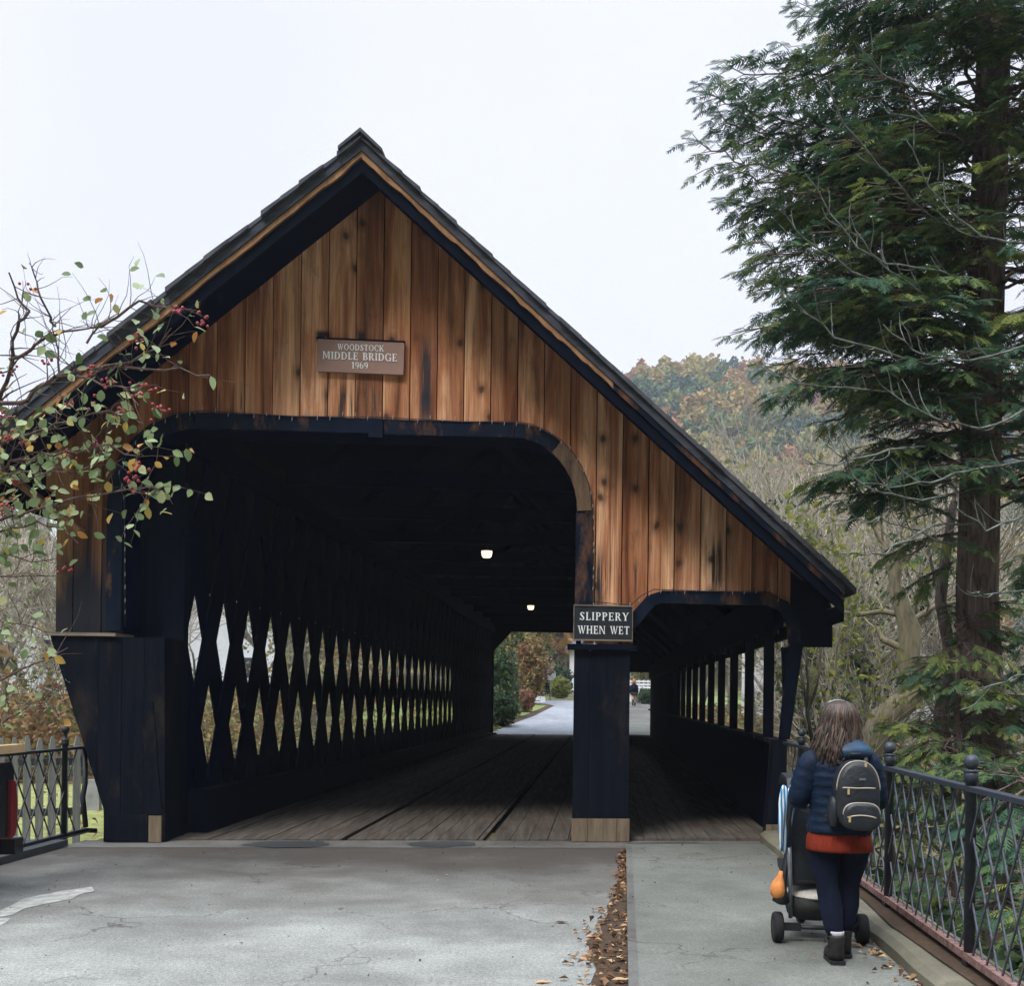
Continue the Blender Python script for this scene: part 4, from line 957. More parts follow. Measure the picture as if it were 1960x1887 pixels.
mb.build('backrest', M['whitepaint'], t)
mb = MB(); mb.box(fx - 1.0, fx + 1.0, fy - .5, fy + .1, fz + .5, fz + .58); mb.build('seat', M['whitepaint'], t)
for a in (-.95, .88):
    mb = MB(); mb.box(fx + a, fx + a + .08, fy - .48, fy - .40, fz, fz + .498); mb.build('leg', M['whitepaint'], t)
    mb = MB(); mb.box(fx + a, fx + a + .08, fy + .0, fy + .08, fz, fz + .498); mb.build('leg', M['whitepaint'], t)
lx, ly, lz = at(1236, 1318, 80); lz = tz(lx, ly)
mb = MB(); mb.lathe([(.07, 0), (.05, .3), (.04, 2.6), (.14, 2.7), (.16, 3.1), (.05, 3.25)], (lx, ly, lz), 10); tag(mb.build('lamp_post', M['ledge']), 'thin pale lamp post beyond the far end of the walkway', 'lamp post')
# ------------------------------------------------------------------ vegetation
def frames(d):
    d = d / np.maximum(np.linalg.norm(d, axis=1, keepdims=True), 1e-9)
    r = np.where(np.abs(d[:, 2:3]) < .9, np.array([[0, 0, 1.0]]), np.array([[1.0, 0, 0]]))
    a = np.cross(d, r); a /= np.maximum(np.linalg.norm(a, axis=1, keepdims=True), 1e-9); b = np.cross(a, d); return d, a, b
def leaf_quads(mb, P, size, tone, rg, elong=1.5, flat=0.0, fold=.25):
    n = len(P); d = rg.normal(size=(n, 3)); d[:, 2] *= (1 - flat); nrm = rg.normal(size=(n, 3)); nrm[:, 2] += 3 * flat
    d /= np.linalg.norm(d, axis=1, keepdims=True); a = np.cross(d, nrm); a /= np.maximum(np.linalg.norm(a, axis=1, keepdims=True), 1e-9); b = np.cross(a, d)
    s = size[:, None]; L = d * s * elong * .5; W = a * s * .5; F = b * s * fold
    v = np.stack([P - L, P + W * .9 - L * .15 + F, P + L, P - W * .9 - L * .15 + F], 1).reshape(-1, 3)
    k = np.arange(n)[:, None] * 4; f = np.concatenate([k + np.array([[0, 1, 2]]), k + np.array([[0, 2, 3]])])
    mb.addnp(v, f, np.repeat(tone, 4))
def segs_mesh(mb, S, n=4, tone=.5):        # S: rows p0(3) p1(3) r0 r1 -> open tapered tubes
    S = np.asarray(S, float); m = len(S)
    if m == 0: return
    d, a, b = frames(S[:, 3:6] - S[:, 0:3]); t = np.arange(n) * 2 * np.pi / n; c, s = np.cos(t), np.sin(t)
    ring = a[:, None, :] * c[None, :, None] + b[:, None, :] * s[None, :, None]
    v = np.concatenate([S[:, None, 0:3] + ring * S[:, 6][:, None, None], S[:, None, 3:6] + ring * S[:, 7][:, None, None]], 1).reshape(-1, 3)
    k = np.arange(m)[:, None] * 2 * n; f = np.concatenate([k + np.array([[i, (i + 1) % n, n + (i + 1) % n, n + i]]) for i in range(n)])
    mb.addnp(v, f, np.full(len(v), tone), True)
def grow(g, p, d, L, r, depth, S, up=.15, spread=.75, kids=(2, 3), tips=None, wig=.18, steps=4, rmin=.003, shrink=.66):
    q = Vector(p); d = Vector(d).normalized(); pts = [q.copy()]
    for k in range(steps):
        d = (d + Vector((g.gauss(0, wig), g.gauss(0, wig), g.gauss(0, wig) + up * .25))).normalized(); q2 = q + d * (L / steps)
        r0 = r * (1 - .5 * k / steps); r1 = r * (1 - .5 * (k + 1) / steps)
        S.append((*q, *q2, max(r0, rmin), max(r1, rmin * .8))); q = q2; pts.append(q.copy())
        if depth > 0 and k >= 1 and g.random() < .75:
            side = Vector((g.gauss(0, 1), g.gauss(0, 1), g.gauss(0, .6))).normalized(); dd = (d + side * spread).normalized()
            grow(g, q, dd, L * shrink * g.uniform(.6, 1.05), r1 * .6, depth - 1, S, up, spread, kids, tips, wig, steps, rmin, shrink)
    if depth > 0:
        for _ in range(g.randint(*kids)):
            side = Vector((g.gauss(0, 1), g.gauss(0, 1), g.gauss(0, .6))).normalized(); dd = (d + side * spread * .8).normalized()
            grow(g, q, dd, L * shrink * g.uniform(.7, 1.1), r * .48, depth - 1, S, up, spread, kids, tips, wig, steps, rmin, shrink)
    elif tips is not None: tips.append(tuple(q))
def bare_tree(label, cat, X, Y, z, h, r, seed, depth=4, lean=(0, 0), barkm='barkgrey', twigm='twig', leaves=0, leafm='lime', leafsize=.09, group=None, name='bare_tree', spread=.8, kids=(2, 3), up=.2, rmin=.004):
    g = random.Random(seed); t = thing(name, label, cat, (X, Y, z), group); S = []; tips = []
    grow(g, (X, Y, z - .1), (lean[0], lean[1], 1), h * .42, r, depth, S, up, spread, kids, tips, .10, 5, rmin, .70)
    S = np.array(S); big = S[:, 6] > r * .28
    mb = MB(); segs_mesh(mb, S[big], 8); mb.build('trunk', M[barkm], t)
    mb = MB(); segs_mesh(mb, S[~big], 3 if depth > 3 else 4); mb.build('twigs', M[twigm], t)
    if leaves and tips:
        rg = np.random.default_rng(seed); T = np.array(tips); P = T[rg.integers(0, len(T), leaves)] + rg.normal(size=(leaves, 3)) * .18
        mb = MB(); leaf_quads(mb, P, rg.uniform(.6, 1.3, leaves) * leafsize, rg.random(leaves), rg, 1.3); mb.build('leaves', M[leafm], t)
    return t
# --- hemlocks
def frond(rg):
    V_, F_ = [], []
    L = 1.0; n = 7
    def quad(a, b, w, dz):
        a = np.array(a); b = np.array(b); d = b - a; p = np.array([-d[1], d[0], 0]); p = p / max(np.linalg.norm(p), 1e-9) * w
        k = len(V_); V_.extend([a - p * .6, a + p * .6, b * 1.0 + p * .25, b - p * .25]); F_.append((k, k + 1, k + 2, k + 3))
    quad((0, 0, 0), (.5, 0, -.02), .02, 0); quad((.5, 0, -.02), (1, 0, -.14), .07, 0)
    for i in range(n):
        x = .10 + .84 * i / n; l = .40 * (1 - .62 * x) * rg.uniform(.7, 1.15)
        for s in (-1, 1):
            a = math.radians(rg.uniform(38, 62)); zz = -.14 * x * x
            quad((x, 0, zz), (x + l * math.cos(a), s * l * math.sin(a), zz - .10 * l - .05 * rg.random()), .058, 0)
    return np.array(V_), np.array(F_)
def stamp(mb, tmpl, P, D, N, S, T):
    m = len(P); D = D / np.linalg.norm(D, axis=1, keepdims=True); A = np.cross(N, D); A /= np.maximum(np.linalg.norm(A, axis=1, keepdims=True), 1e-9); C = np.cross(D, A)
    V_, F_ = tmpl; k = len(V_)
    W = P[:, None, :] + (V_[None, :, 0:1] * D[:, None, :] + V_[None, :, 1:2] * A[:, None, :] + V_[None, :, 2:3] * C[:, None, :]) * S[:, None, None]
    F = (np.arange(m)[:, None, None] * k + F_[None]).reshape(-1, 4); mb.addnp(W.reshape(-1, 3), F, np.repeat(T, k))
rgf = np.random.default_rng(3); FR = [frond(rgf) for _ in range(5)]
def spray_limb(g, rg, p0, p1, sag, dens, out, S, fs=.34, tone0=.5, width=.9, r=.03):
    """a limb from p0 to p1 with flat drooping sprays on both sides; appends frond rows to out and wood to S"""
    p0, p1 = Vector(p0), Vector(p1); L = (p1 - p0).length; n = max(6, int(L / .115)); pts = []
    for k in range(n + 1):
        f = k / n; q = p0.lerp(p1, f); q.z += sag * math.sin(math.pi * min(1, f * 1.05)) + g.gauss(0, .025) ; q.x += g.gauss(0, .02); q.y += g.gauss(0, .02); pts.append(q)
    for k in range(n): S.append((*pts[k], *pts[k + 1], r * (1 - .85 * k / n) + .003, r * (1 - .85 * (k + 1) / n) + .003))
    ax = (p1 - p0).normalized(); sd = ax.cross(Vector((0, 0, 1))).normalized()
    for k in range(n + 1):
        f = k / n
        if f < .22 + g.random() * .12: continue
        reach = width * (.35 + .65 * math.sin(math.pi * min(1, (f - .15) / .9) ** .8)) * (1.0 if f < .9 else .6)
        for s in (-1, 1):
            d = (ax * g.uniform(.5, .9) + sd * s * g.uniform(.6, 1.0)).normalized(); l = reach * g.uniform(.45, 1.0); m = max(1, int(l / .105)); q = pts[k].copy(); dd = d.copy(); tn = min(1, max(0, g.gauss(tone0, .17)))
            prev = q.copy()
            for j in range(m):
                dd = (dd + Vector((g.gauss(0, .08), g.gauss(0, .08), -.05 - .07 * j / m))).normalized(); q2 = q + dd * (l / m); S.append((*q, *q2, .005, .004))
                for ss in (-1, 1):
                    if g.random() > dens: continue
                    lat = dd.cross(Vector((0, 0, 1))); fd = (dd * g.uniform(.5, 1) + lat * ss * g.uniform(.4, 1.0) + Vector((0, 0, g.uniform(-.55, .05)))).normalized()
                    nr = (Vector((0, 0, 1)) + Vector((g.gauss(0, .35), g.gauss(0, .35), 0))).normalized()
                    out.append((*q2, *fd, *nr, fs * g.uniform(.6, 1.2), min(1, max(0, tn + g.gauss(0, .07) + (.12 if j == m - 1 else 0)))))
                q = q2
            fd = (dd + Vector((0, 0, -.25))).normalized(); out.append((*q, *fd, 0, 0, 1, fs * g.uniform(.8, 1.2), min(1, tn + .12)))
    tip = (ax + Vector((0, 0, -.1))).normalized(); out.append((*pts[-1], *tip, 0, 0, 1, fs, min(1, tone0 + .1)))
def fill_fronds(name, rows, parent, rg, mat='hemlock'):
    A = np.array(rows); mb = MB(); k = rg.integers(0, len(FR), len(A))
    for i in range(len(FR)):
        q = A[k == i]
        if len(q): stamp(mb, FR[i], q[:, 0:3], q[:, 3:6], q[:, 6:9], q[:, 9], q[:, 10])
    return mb.build(name, M[mat], parent)
def trunk_at(path, z):
    for (z0, x0, y0), (z1, x1, y1) in zip(path[:-1], path[1:]):
        if z <= z1 or (z1, x1, y1) == path[-1]:
            f = (z - z0) / (z1 - z0); return Vector((x0 + (x1 - x0) * f, y0 + (y1 - y0) * f, z))
def trunk_mesh(path, r0, ztop, n=14, seed=1):
    mb = MB(); pts, rad = [], []; z0 = path[0][0]; k = 0
    while True:
        z = z0 + k * .35
        if z > ztop: break
        f = (z - z0) / (ztop - z0); pts.append(trunk_at(path, z)); rad.append(r0 * (1 - .55 * f) * (1 + .5 * max(0, 1 - (z - z0) / .9) ** 2)); k += 1
    mb.tube(pts, rad, n); return mb
g = random.Random(21); rg = np.random.default_rng(21)
YH = 11.0
def pth(lst, Y): return [(at(x, y, Y)[2], at(x, y, Y)[0], Y) for x, y in lst]
path1 = [(-3.2, at(1900, 1900, YH)[0], YH)] + pth([(1893, 1700), (1891, 1510), (1872, 1200), (1870, 1142), (1882, 700), (1905, 0)], YH) + [(14.5, at(1905, 0, YH)[0] + .25, YH)]
HT = thing('hemlock_tree', 'tall dark hemlock with a thick reddish trunk beside the walkway on the right', 'tree', (path1[0][1], YH, path1[0][0]))
trunk_mesh(path1, .25, 14.0).build('trunk', M['bark'], HT)
rows, S = [], []
targets = [((1308, 168), 11.2, 1.3, .1), ((1300, 262), 10.6, 1.0, .05), ((1352, 380), 11.8, .9, .1), ((1405, 455), 10.4, .7, .1), ((1420, 540), 11.4, .4, .15), ((1385, 620), 10.8, .1, .2), ((1440, 690), 11.6, .0, .2),
           ((1400, 230), 12.2, .9, .1), ((1470, 130), 11.0, .8, .1), ((1490, 20), 11.6, .7, .1), ((1455, 735), 10.5, -.15, .2), ((1540, 800), 11.6, -.2, .2), ((1585, 900), 10.4, -.3, .2), ((1630, 960), 11.6, -.35, .15),
           ((1690, 1060), 10.3, -.3, .15), ((1740, 1100), 11.2, -.2, .1), ((1560, 240), 10.0, .6, .1), ((1530, 420), 10.1, .5, .1), ((1560, 560), 9.9, .3, .1), ((1600, 690), 9.8, .1, .15), ((1650, 780), 9.9, -.1, .15),
           ((1620, 110), 9.9, .6, .1), ((1650, 330), 9.6, .5, .1), ((1480, 340), 12.6, .8, .1), ((1500, 620), 12.5, .2, .15), ((1700, 560), 9.5, .3, .1), ((1560, -60), 10.6, .6, .1), ((1700, -40), 9.8, .6, .1), ((1760, 880), 9.6, -.1, .1), ((1790, 660), 9.3, .2, .1),
           ((1330, 215), 11.4, 1.1, .08), ((1375, 320), 10.9, .9, .08), ((1450, 600), 11.0, .3, .15)]
for i, ((px, py), Y, rise, sag) in enumerate(targets):
    tip = Vector(at(px + 45, py + 10, Y)); root = trunk_at(path1, tip.z - rise)
    spray_limb(g, rg, root, tip, sag, .8, rows, S, .175, g.choice((.26, .36, .48, .68)), .72, .022)
for i in range(84):            # the rest of the crown: all round the trunk, upwards out of sight and behind
    z = g.uniform(3.6, 12.5); a = g.uniform(-1.5, 3.6) if i % 3 else g.uniform(1.6, 4.0); L = g.uniform(1.6, 3.3) * (1 - .03 * z) * (.62 if z < 4.6 else 1); root = trunk_at(path1, z)
    d = Vector((math.cos(a), math.sin(a), 0)); tip = root + d * L + Vector((0, 0, g.uniform(-.3, .8)))
    spray_limb(g, rg, root, tip, .15, .75, rows, S, .22, g.uniform(.10, .6), .85, .022)
for i in range(26):            # limbs on the far right of the trunk
    z = g.uniform(3.4, 9.5); a = g.uniform(-.9, .9); L = g.uniform(1.0, 2.4); root = trunk_at(path1, z)
    spray_limb(g, rg, root, root + Vector((math.cos(a), math.sin(a), 0)) * L + Vector((0, 0, g.uniform(-.4, .5))), .1, .75, rows, S, .19, g.uniform(.2, .7), .75, .016)
for i in range(56):            # short leafy limbs on the near side that half hide the trunk
    z = g.uniform(3.3, 9.0) if i % 2 else g.uniform(5.0, 8.2); a = g.uniform(2.9, 5.4); L = g.uniform(.7, 2.0); root = trunk_at(path1, z)
    spray_limb(g, rg, root, root + Vector((math.cos(a), math.sin(a), 0)) * L + Vector((0, 0, g.uniform(-.5, .4))), .1, .7, rows, S, .2, g.uniform(.3, .85), .6, .014)
mb = MB(); segs_mesh(mb, S, 4); mb.build('limbs', M['bark'], HT)
fill_fronds('crown', rows, HT, rg)
g = random.Random(88)
# dead lower branches, grey with lichen, reaching out over the walkway
S = []
def dead(pts, r, seed, twigs=5):
    g = random.Random(seed); P = [Vector(at(*p)) for p in pts]; Q = []
    for a, b in zip(P[:-1], P[1:]):
        for k in range(4): Q.append(a.lerp(b, k / 4) + Vector((g.gauss(0, .012), g.gauss(0, .012), g.gauss(0, .012))))
    Q.append(P[-1]); n = len(Q) - 1
    for k in range(n):
        r0, r1 = r * (1 - .8 * k / n), r * (1 - .8 * (k + 1) / n); r0 *= .55; r1 *= .55; S.append((*Q[k], *Q[k + 1], r0 + .0025, r1 + .0025))
        if k > n * .15 and g.random() < twigs / n * 1.6:
            d = (Q[k + 1] - Q[k]).normalized(); s = d.cross(Vector((0, 1, 0))).normalized() * g.choice((-1, 1)); q = Q[k].copy(); dd = (d * 1.0 + s * .65 + Vector((0, g.gauss(0, .4), -.1))).normalized(); L = g.uniform(.15, .5) * (1.1 - .6 * k / n); rr = max(.004, r0 * .5)
            for j in range(5):
                dd = (dd + Vector((g.gauss(0, .12), g.gauss(0, .12), .24))).normalized(); q2 = q + dd * L / 5; S.append((*q, *q2, rr * (1 - .17 * j) + .0015, rr * (1 - .17 * (j + 1)) + .0015)); q = q2
DB = [([(1890, 500, 10.8), (1740, 380, 10), (1620, 240, 9.4), (1560, 130, 9.0)], .024), ([(1880, 620, 10.8), (1700, 560, 9.8), (1560, 470, 9.3), (1490, 400, 9)], .02), ([(1880, 640, 10.8), (1760, 560, 9.8), (1640, 470, 9.2), (1540, 330, 9)], .018),
      ([(1890, 700, 10.8), (1740, 690, 9.6), (1600, 640, 9), (1500, 560, 8.7)], .02), ([(1885, 210, 10.8), (1800, 180, 9.8), (1700, 150, 9.4), (1640, 80, 9.2)], .018), ([(1885, 280, 10.8), (1800, 250, 9.8), (1680, 200, 9.2)], .016),
      ([(1880, 760, 10.8), (1700, 750, 9.8), (1540, 735, 9.3), (1450, 700, 9.2)], .016), ([(1890, 840, 10.8), (1700, 860, 9.4), (1600, 890, 9.0), (1540, 880, 8.9)], .02), ([(1895, 930, 10.8), (1760, 960, 9.2), (1660, 930, 8.6), (1580, 850, 8.4)], .02),
      ([(1890, 1000, 10.8), (1780, 1010, 9.4), (1690, 1060, 9.0), (1610, 1060, 8.9)], .02), ([(1980, 880, 9.5), (1850, 900, 8.9), (1760, 930, 8.6), (1650, 925, 8.3)], .018), ([(1980, 780, 9), (1880, 820, 8.6), (1780, 800, 8.3), (1690, 740, 8.1)], .016),
      ([(1990, 650, 9), (1860, 690, 8.6), (1770, 680, 8.3), (1690, 620, 8.2)], .014), ([(1980, 980, 9), (1890, 1010, 8.6), (1820, 960, 8.4)], .014), ([(1885, 1060, 10.8), (1760, 1020, 9.6), (1680, 990, 9.2), (1600, 1005, 9)], .014),
      ([(1980, 1120, 9.5), (1900, 1140, 9), (1850, 1130, 8.8)], .012), ([(1985, 1280, 9.2), (1900, 1310, 8.8), (1850, 1330, 8.6)], .012), ([(1980, 470, 9.2), (1880, 450, 8.8), (1790, 380, 8.6), (1730, 260, 8.4)], .016), ([(1890, 560, 10.8), (1800, 520, 9.6), (1690, 500, 9), (1610, 420, 8.7)], .016)]
for i, (p, r) in enumerate(DB): dead(p, r, 100 + i, 7)
mb = MB(); segs_mesh(mb, S, 5); mb.build('dead_branches', M['deadwood'], HT)
# second, darker hemlock behind at the right edge
path2 = [(-3.4, 7.25, 15), (0, 7.15, 15), (3, 7.1, 15), (9, 7.1, 15), (15, 7.1, 15)]
H2 = thing('hemlock_tree', 'shadowy hemlock at the right edge standing behind the thick trunked one', 'tree', (7.25, 15, -3.4)); trunk_mesh(path2, .17, 14.5).build('trunk', M['bark'], H2)
rows, S = [], []; g = random.Random(33)
for i in range(60):
    z = g.uniform(-.5, 13); a = g.uniform(-1.6, 1.6) if z < 4 else g.uniform(0, 6.28); L = g.uniform(1.6, 3.2) * (1 - .03 * z); root = trunk_at(path2, z); tip = root + Vector((math.cos(a), math.sin(a), 0)) * L + Vector((0, 0, g.uniform(-.4, .4)))
    spray_limb(g, rg, root, tip, .15, .6, rows, S, .25, g.uniform(.05, .35), .8, .02)
mb = MB(); segs_mesh(mb, S, 4); mb.build('limbs', M['bark'], H2); fill_fronds('crown', rows, H2, rg)
# young hemlocks on the bank behind the railing
def young(label, X, Y, h, n, seed, tone=.4, wid=1.3):
    g = random.Random(seed); z0 = tz(X, Y) - .1; pth_ = [(z0, X, Y), (z0 + h * .5, X + g.uniform(-.1, .1), Y), (z0 + h, X, Y)]
    t = thing('young_hemlock', label, 'tree', (X, Y, z0), 'young hemlocks on the bank'); trunk_mesh(pth_, .05, z0 + h * .97, 8).build('trunk', M['bark'], t); rows, S = [], []
    for i in range(n):
        f = g.uniform(.05, .97); root = trunk_at(pth_, z0 + h * f); a = g.uniform(0, 6.28); L = wid * (1.05 - f) * g.uniform(.7, 1.15) + .15
        spray_limb(g, rg, root, root + Vector((math.cos(a) * L, math.sin(a) * L, g.uniform(-.25, .15))), .08, .7, rows, S, .19, g.gauss(tone, .14), .5, .011)
    mb = MB(); segs_mesh(mb, S, 4); mb.build('limbs', M['bark'], t); fill_fronds('crown', rows, t, rg)
young('young green hemlock just behind the railing, left of the thick trunk', 4.35, 10.8, 3.5, 46, 5, .55, 1.05)
young('low young hemlock behind the railing under the thick trunk', 3.95, 8.4, 2.2, 34, 6, .45, .9)
young('young hemlock half hidden behind the woman at the railing', 4.6, 13.2, 2.0, 30, 7, .5, .8)
young('low hemlock seedling behind the nearest stretch of railing', 3.65, 6.5, 1.6, 26, 9, .45, .75)
young('dark young hemlock deep in the shade at the right edge', 5.6, 9.4, 4.2, 36, 10, .15, 1.4)
# leaning pale tree beyond
YL = 19.0
LT = thing('leaning_tree', 'pale barked tree with a crooked leaning trunk behind the woman', 'tree', at(1655, 1470, YL))
mb = MB(); P = [at(*p, YL) for p in [(1640, 1560), (1662, 1440), (1690, 1375), (1745, 1335), (1752, 1310), (1738, 1260), (1742, 1205), (1728, 1165), (1712, 1120), (1722, 1060), (1748, 980)]]
mb.tube(P, [.25, .24, .235, .225, .215, .20, .185, .15, .10, .075, .05], 12); mb.build('trunk', M['barkpale'], LT)
S = []
def limb(pts, r, depth=2, seed=1, L=.9):
    g = random.Random(seed); P = [Vector(at(*p, YL + (i * .15))) for i, p in enumerate(pts)]
    for i in range(len(P) - 1):
        S.append((*P[i], *P[i + 1], r * (1 - .6 * i / len(P)), r * (1 - .6 * (i + 1) / len(P))))
        if i: grow(g, P[i], (P[i + 1] - P[i]) + Vector((g.gauss(0, .4), g.gauss(0, .4), .5)), L, r * .35, depth, S, .2, .8, (1, 2), None, .2, 4, .004)
limb([(1735, 1180), (1690, 1170), (1640, 1178), (1585, 1165), (1560, 1145)], .055, 2, 1); limb([(1742, 1190), (1790, 1160), (1850, 1150)], .06, 2, 2); limb([(1725, 1240), (1690, 1225), (1680, 1200)], .07, 1, 3); limb([(1748, 1285), (1790, 1270)], .06, 1, 4)
limb([(1735, 1215), (1770, 1185), (1800, 1140), (1815, 1060)], .05, 3, 5, 1.2); limb([(1712, 1120), (1690, 1040), (1650, 960)], .06, 3, 6, 1.3); limb([(1722, 1060), (1760, 960), (1790, 860)], .05, 3, 7, 1.3)
mb = MB(); segs_mesh(mb, S, 5); mb.build('limbs', M['barkpale'], LT)
# dark slender trunk
DT = thing('slender_tree', 'thin dark winding trunk between the pale leaning tree and the hemlock', 'tree', at(1815, 1480, 15))
mb = MB(); mb.tube([at(*p, 15) for p in [(1822, 1530), (1800, 1370), (1808, 1320), (1822, 1270), (1812, 1215), (1800, 1150), (1812, 1050), (1826, 960)]], [.11, .10, .095, .09, .085, .08, .07, .05], 8); mb.build('trunk', M['bark'], DT)
S = []; g = random.Random(4)
for p in ((1826, 960), (1812, 1050), (1800, 1150)): grow(g, at(*p, 15), (g.gauss(0, .5), .2, 1), 1.2, .03, 3, S, .2, .8, (1, 2), None, .18, 4, .004)
mb = MB(); segs_mesh(mb, S, 4); mb.build('twigs', M['twig'], DT)
# thicket of bare trees on the right bank and beyond the river
GR = 'bare trees behind the walkway on the right'
for i, (px, Y, h, r, lv) in enumerate([(1535, 24, 8.0, .13, 60), (1590, 25, 9.5, .15, 30), (1640, 23, 8.5, .13, 0), (1490, 44, 12, .2, 60), (1700, 45, 13, .2, 0), (1770, 22, 8.5, .13, 0), (1560, 46, 14, .22, 90), (1660, 48, 14, .22, 0), (1750, 44, 14, .2, 0), (1440, 50, 13, .2, 120), (1830, 25, 9, .14, 0), (1620, 52, 14, .2, 50), (1600, 58, 16, .24, 0), (1400, 60, 14, .2, 80), (1900, 22, 9, .14, 0), (1340, 66, 14, .2, 60), (1480, 55, 13, .2, 0), (1530, 62, 15, .22, 80), (1700, 60, 15, .22, 0), (1660, 21, 7, .1, 0)]):
    X = (px - 980) / FPX * Y; z = tz(X, Y)
    bare_tree('bare grey twiggy tree in the thicket behind the walkway' + (' with a few yellow green leaves' if lv else ''), 'tree', X, Y, z, h, r, 200 + i, 4, (random.Random(i).uniform(-.15, .15), 0), leaves=lv * 4, leafsize=.16, group=GR + (' that keep a few leaves' if lv else ''), rmin=.006 + Y * .00012)
# small leafy saplings right of the walkway
for i, (px, Y, h, lab) in enumerate([(1568, 16, 3.8, 'slim sapling with yellow green leaves rising behind the end of the bridge'), (1606, 18.5, 4.2, 'yellow green leafed sapling left of the pale leaning trunk'), (1512, 23, 5.0, 'green leafed sapling seen between the gallery posts of the walkway'), (1548, 21, 4.6, 'leafy young tree right outside the nearest gallery posts')]):
    X = (px - 980) / FPX * Y; z = tz(X, Y); bare_tree(lab, 'sapling', X, Y, z, h + 1.4, .05, 300 + i, 3, (.10, 0), leaves=(380 if i < 2 else 1100), leafm='lime' if i < 2 else 'green', leafsize=.10, name='sapling', up=.5, spread=.42)
# thickets on the left
GL = 'bare brown trees behind the left railing'
for i, (px, Y, h, r) in enumerate([(20, 24, 6, .11), (90, 26, 6.5, .12), (150, 25, 6, .12), (-60, 26, 7, .12), (60, 44, 9, .16), (210, 26, 6.5, .12), (300, 45, 9, .15), (400, 43, 9, .15), (500, 46, 9, .15), (600, 48, 10, .15), (0, 48, 10, .16), (700, 52, 10, .15)]):
    X = (px - 980) / FPX * Y; bare_tree('bare brown twiggy tree in the thicket left of the bridge', 'tree', X, Y, tz(X, Y), h, r, 400 + i, 4, (random.Random(i + 50).uniform(-.2, .2), 0), 'barkgrey', 'twig', group=GL, rmin=.006 + Y * .00012)
for i, (px, Y, s, tn, lab) in enumerate([(60, 23, 1.3, .75, 'low rusty leaved shrub behind the picket fence at the left'), (-20, 25, 1.8, .5, 'low olive leaved shrub behind the picket fence at the left edge'), (140, 26, 1.6, .35, 'green brown shrub behind the fence beside the bridge foot'), (420, 25.5, 1.6, .6, 'yellow brown shrub glimpsed through the first lattice openings'), (560, 43, 2.4, .35, 'green shrub glimpsed through the middle lattice openings'), (700, 44, 2.6, .7, 'rust coloured shrub glimpsed through the far lattice openings')]):
    X = (px - 980) / FPX * Y; z = tz(X, Y); t = thing('shrub', lab, 'shrub', (X, Y, z)); rg = np.random.default_rng(500 + i); n = 1500
    P = rg.normal(size=(n, 3)); P /= np.linalg.norm(P, axis=1, keepdims=True); P *= (rg.random(n) ** .5)[:, None] * s * np.array([[1.3, 1.0, .9]]) * (1 + .25 * np.sin(P[:, :1] * 7 + P[:, 2:] * 5)); P += np.array([[X, Y, z + s * .75]])
    mb = MB(); leaf_quads(mb, P, rg.uniform(.06, .14, n), np.clip(rg.normal(tn, .12, n), 0, 1), rg); mb.build('foliage', M['autumn'], t)
    S = []; g = random.Random(i)
    for k in range(9): grow(g, (X + g.gauss(0, .25), Y + g.gauss(0, .2), z - .05), (g.gauss(0, .5), g.gauss(0, .4), 1), s * .8, .02, 2, S, .2, .7, (1, 2), None, .15, 4, .004)
    mb = MB(); segs_mesh(mb, S, 4); mb.build('stems', M['barkbush'], t)
# trees and bushes along the far road
def leafy(name, label, cat, X, Y, h, w, n, size, mat, tn, sd, seed, trunk=True, lump=.3, base=.0):
    z = tz(X, Y); t = thing(name, label, cat, (X, Y, z)); rg = np.random.default_rng(seed); P = rg.normal(size=(n, 3)); P /= np.linalg.norm(P, axis=1, keepdims=True)
    rr = rg.random(n) ** .4; k = 1 + lump * np.sin(P[:, 0] * 5 + seed) * np.cos(P[:, 2] * 6 + P[:, 1] * 4); hh = h * (1 - base) / 2
    P = P * (rr * k)[:, None] * np.array([[w / 2, w / 2, hh]]) + np.array([[X, Y, z + base * h + hh * .98]])
    cl = np.sin(P[:, 0] * 2.1 + seed) * np.cos(P[:, 2] * 2.3) * .5
    mb = MB(); leaf_quads(mb, P, rg.uniform(.7, 1.3, n) * size, np.clip(rg.normal(tn, sd, n) + cl * sd, 0, 1), rg); mb.build('crown' if trunk else 'foliage', M[mat], t)
    g = random.Random(seed); S = []
    if trunk: grow(g, (X, Y, z - .1), (0, 0, 1), h * .45, h * .022, 2, S, .3, .7, (2, 3), None, .1, 4, .01)
    else:
        for q in range(6): grow(g, (X + g.gauss(0, w * .1), Y, z - .05), (g.gauss(0, .5), g.gauss(0, .5), 1), h * .5, .02, 1, S, .2, .7, (1, 2), None, .12, 4, .006)
    mb = MB(); segs_mesh(mb, S, 5); mb.build('trunk' if trunk else 'stems', M['barkgrey'], t); return t
FX = lambda px, Y: (px - 980) / FPX * Y
leafy('evergreen_bush', 'dense green bush at the left edge of the far opening', 'bush', FX(950, 56), 56, 3.6, 2.2, 3600, .15, 'green', .5, .18, 1, False)
leafy('evergreen_bush', 'lower green bush spilling down the bank beyond the bridge', 'bush', FX(955, 51), 51, 1.7, 1.7, 2000, .13, 'green', .45, .2, 2, False)
leafy('autumn_tree', 'rust brown tree over the bend of the far road', 'tree', FX(1020, 67), 67, 4.2, 1.9, 3200, .16, 'autumn', .70, .2, 3, True, .3, .08)
leafy('autumn_tree', 'olive green tree filling the top of the far opening', 'tree', FX(992, 72), 72, 8.5, 4.6, 5000, .2, 'autumn', .36, .14, 4, True, .3, .12)
leafy('autumn_tree', 'brownish tree behind the road sign beyond the bridge', 'tree', FX(1050, 112), 112, 11, 6, 5000, .26, 'autumn', .70, .14, 5, True, .3, .2)
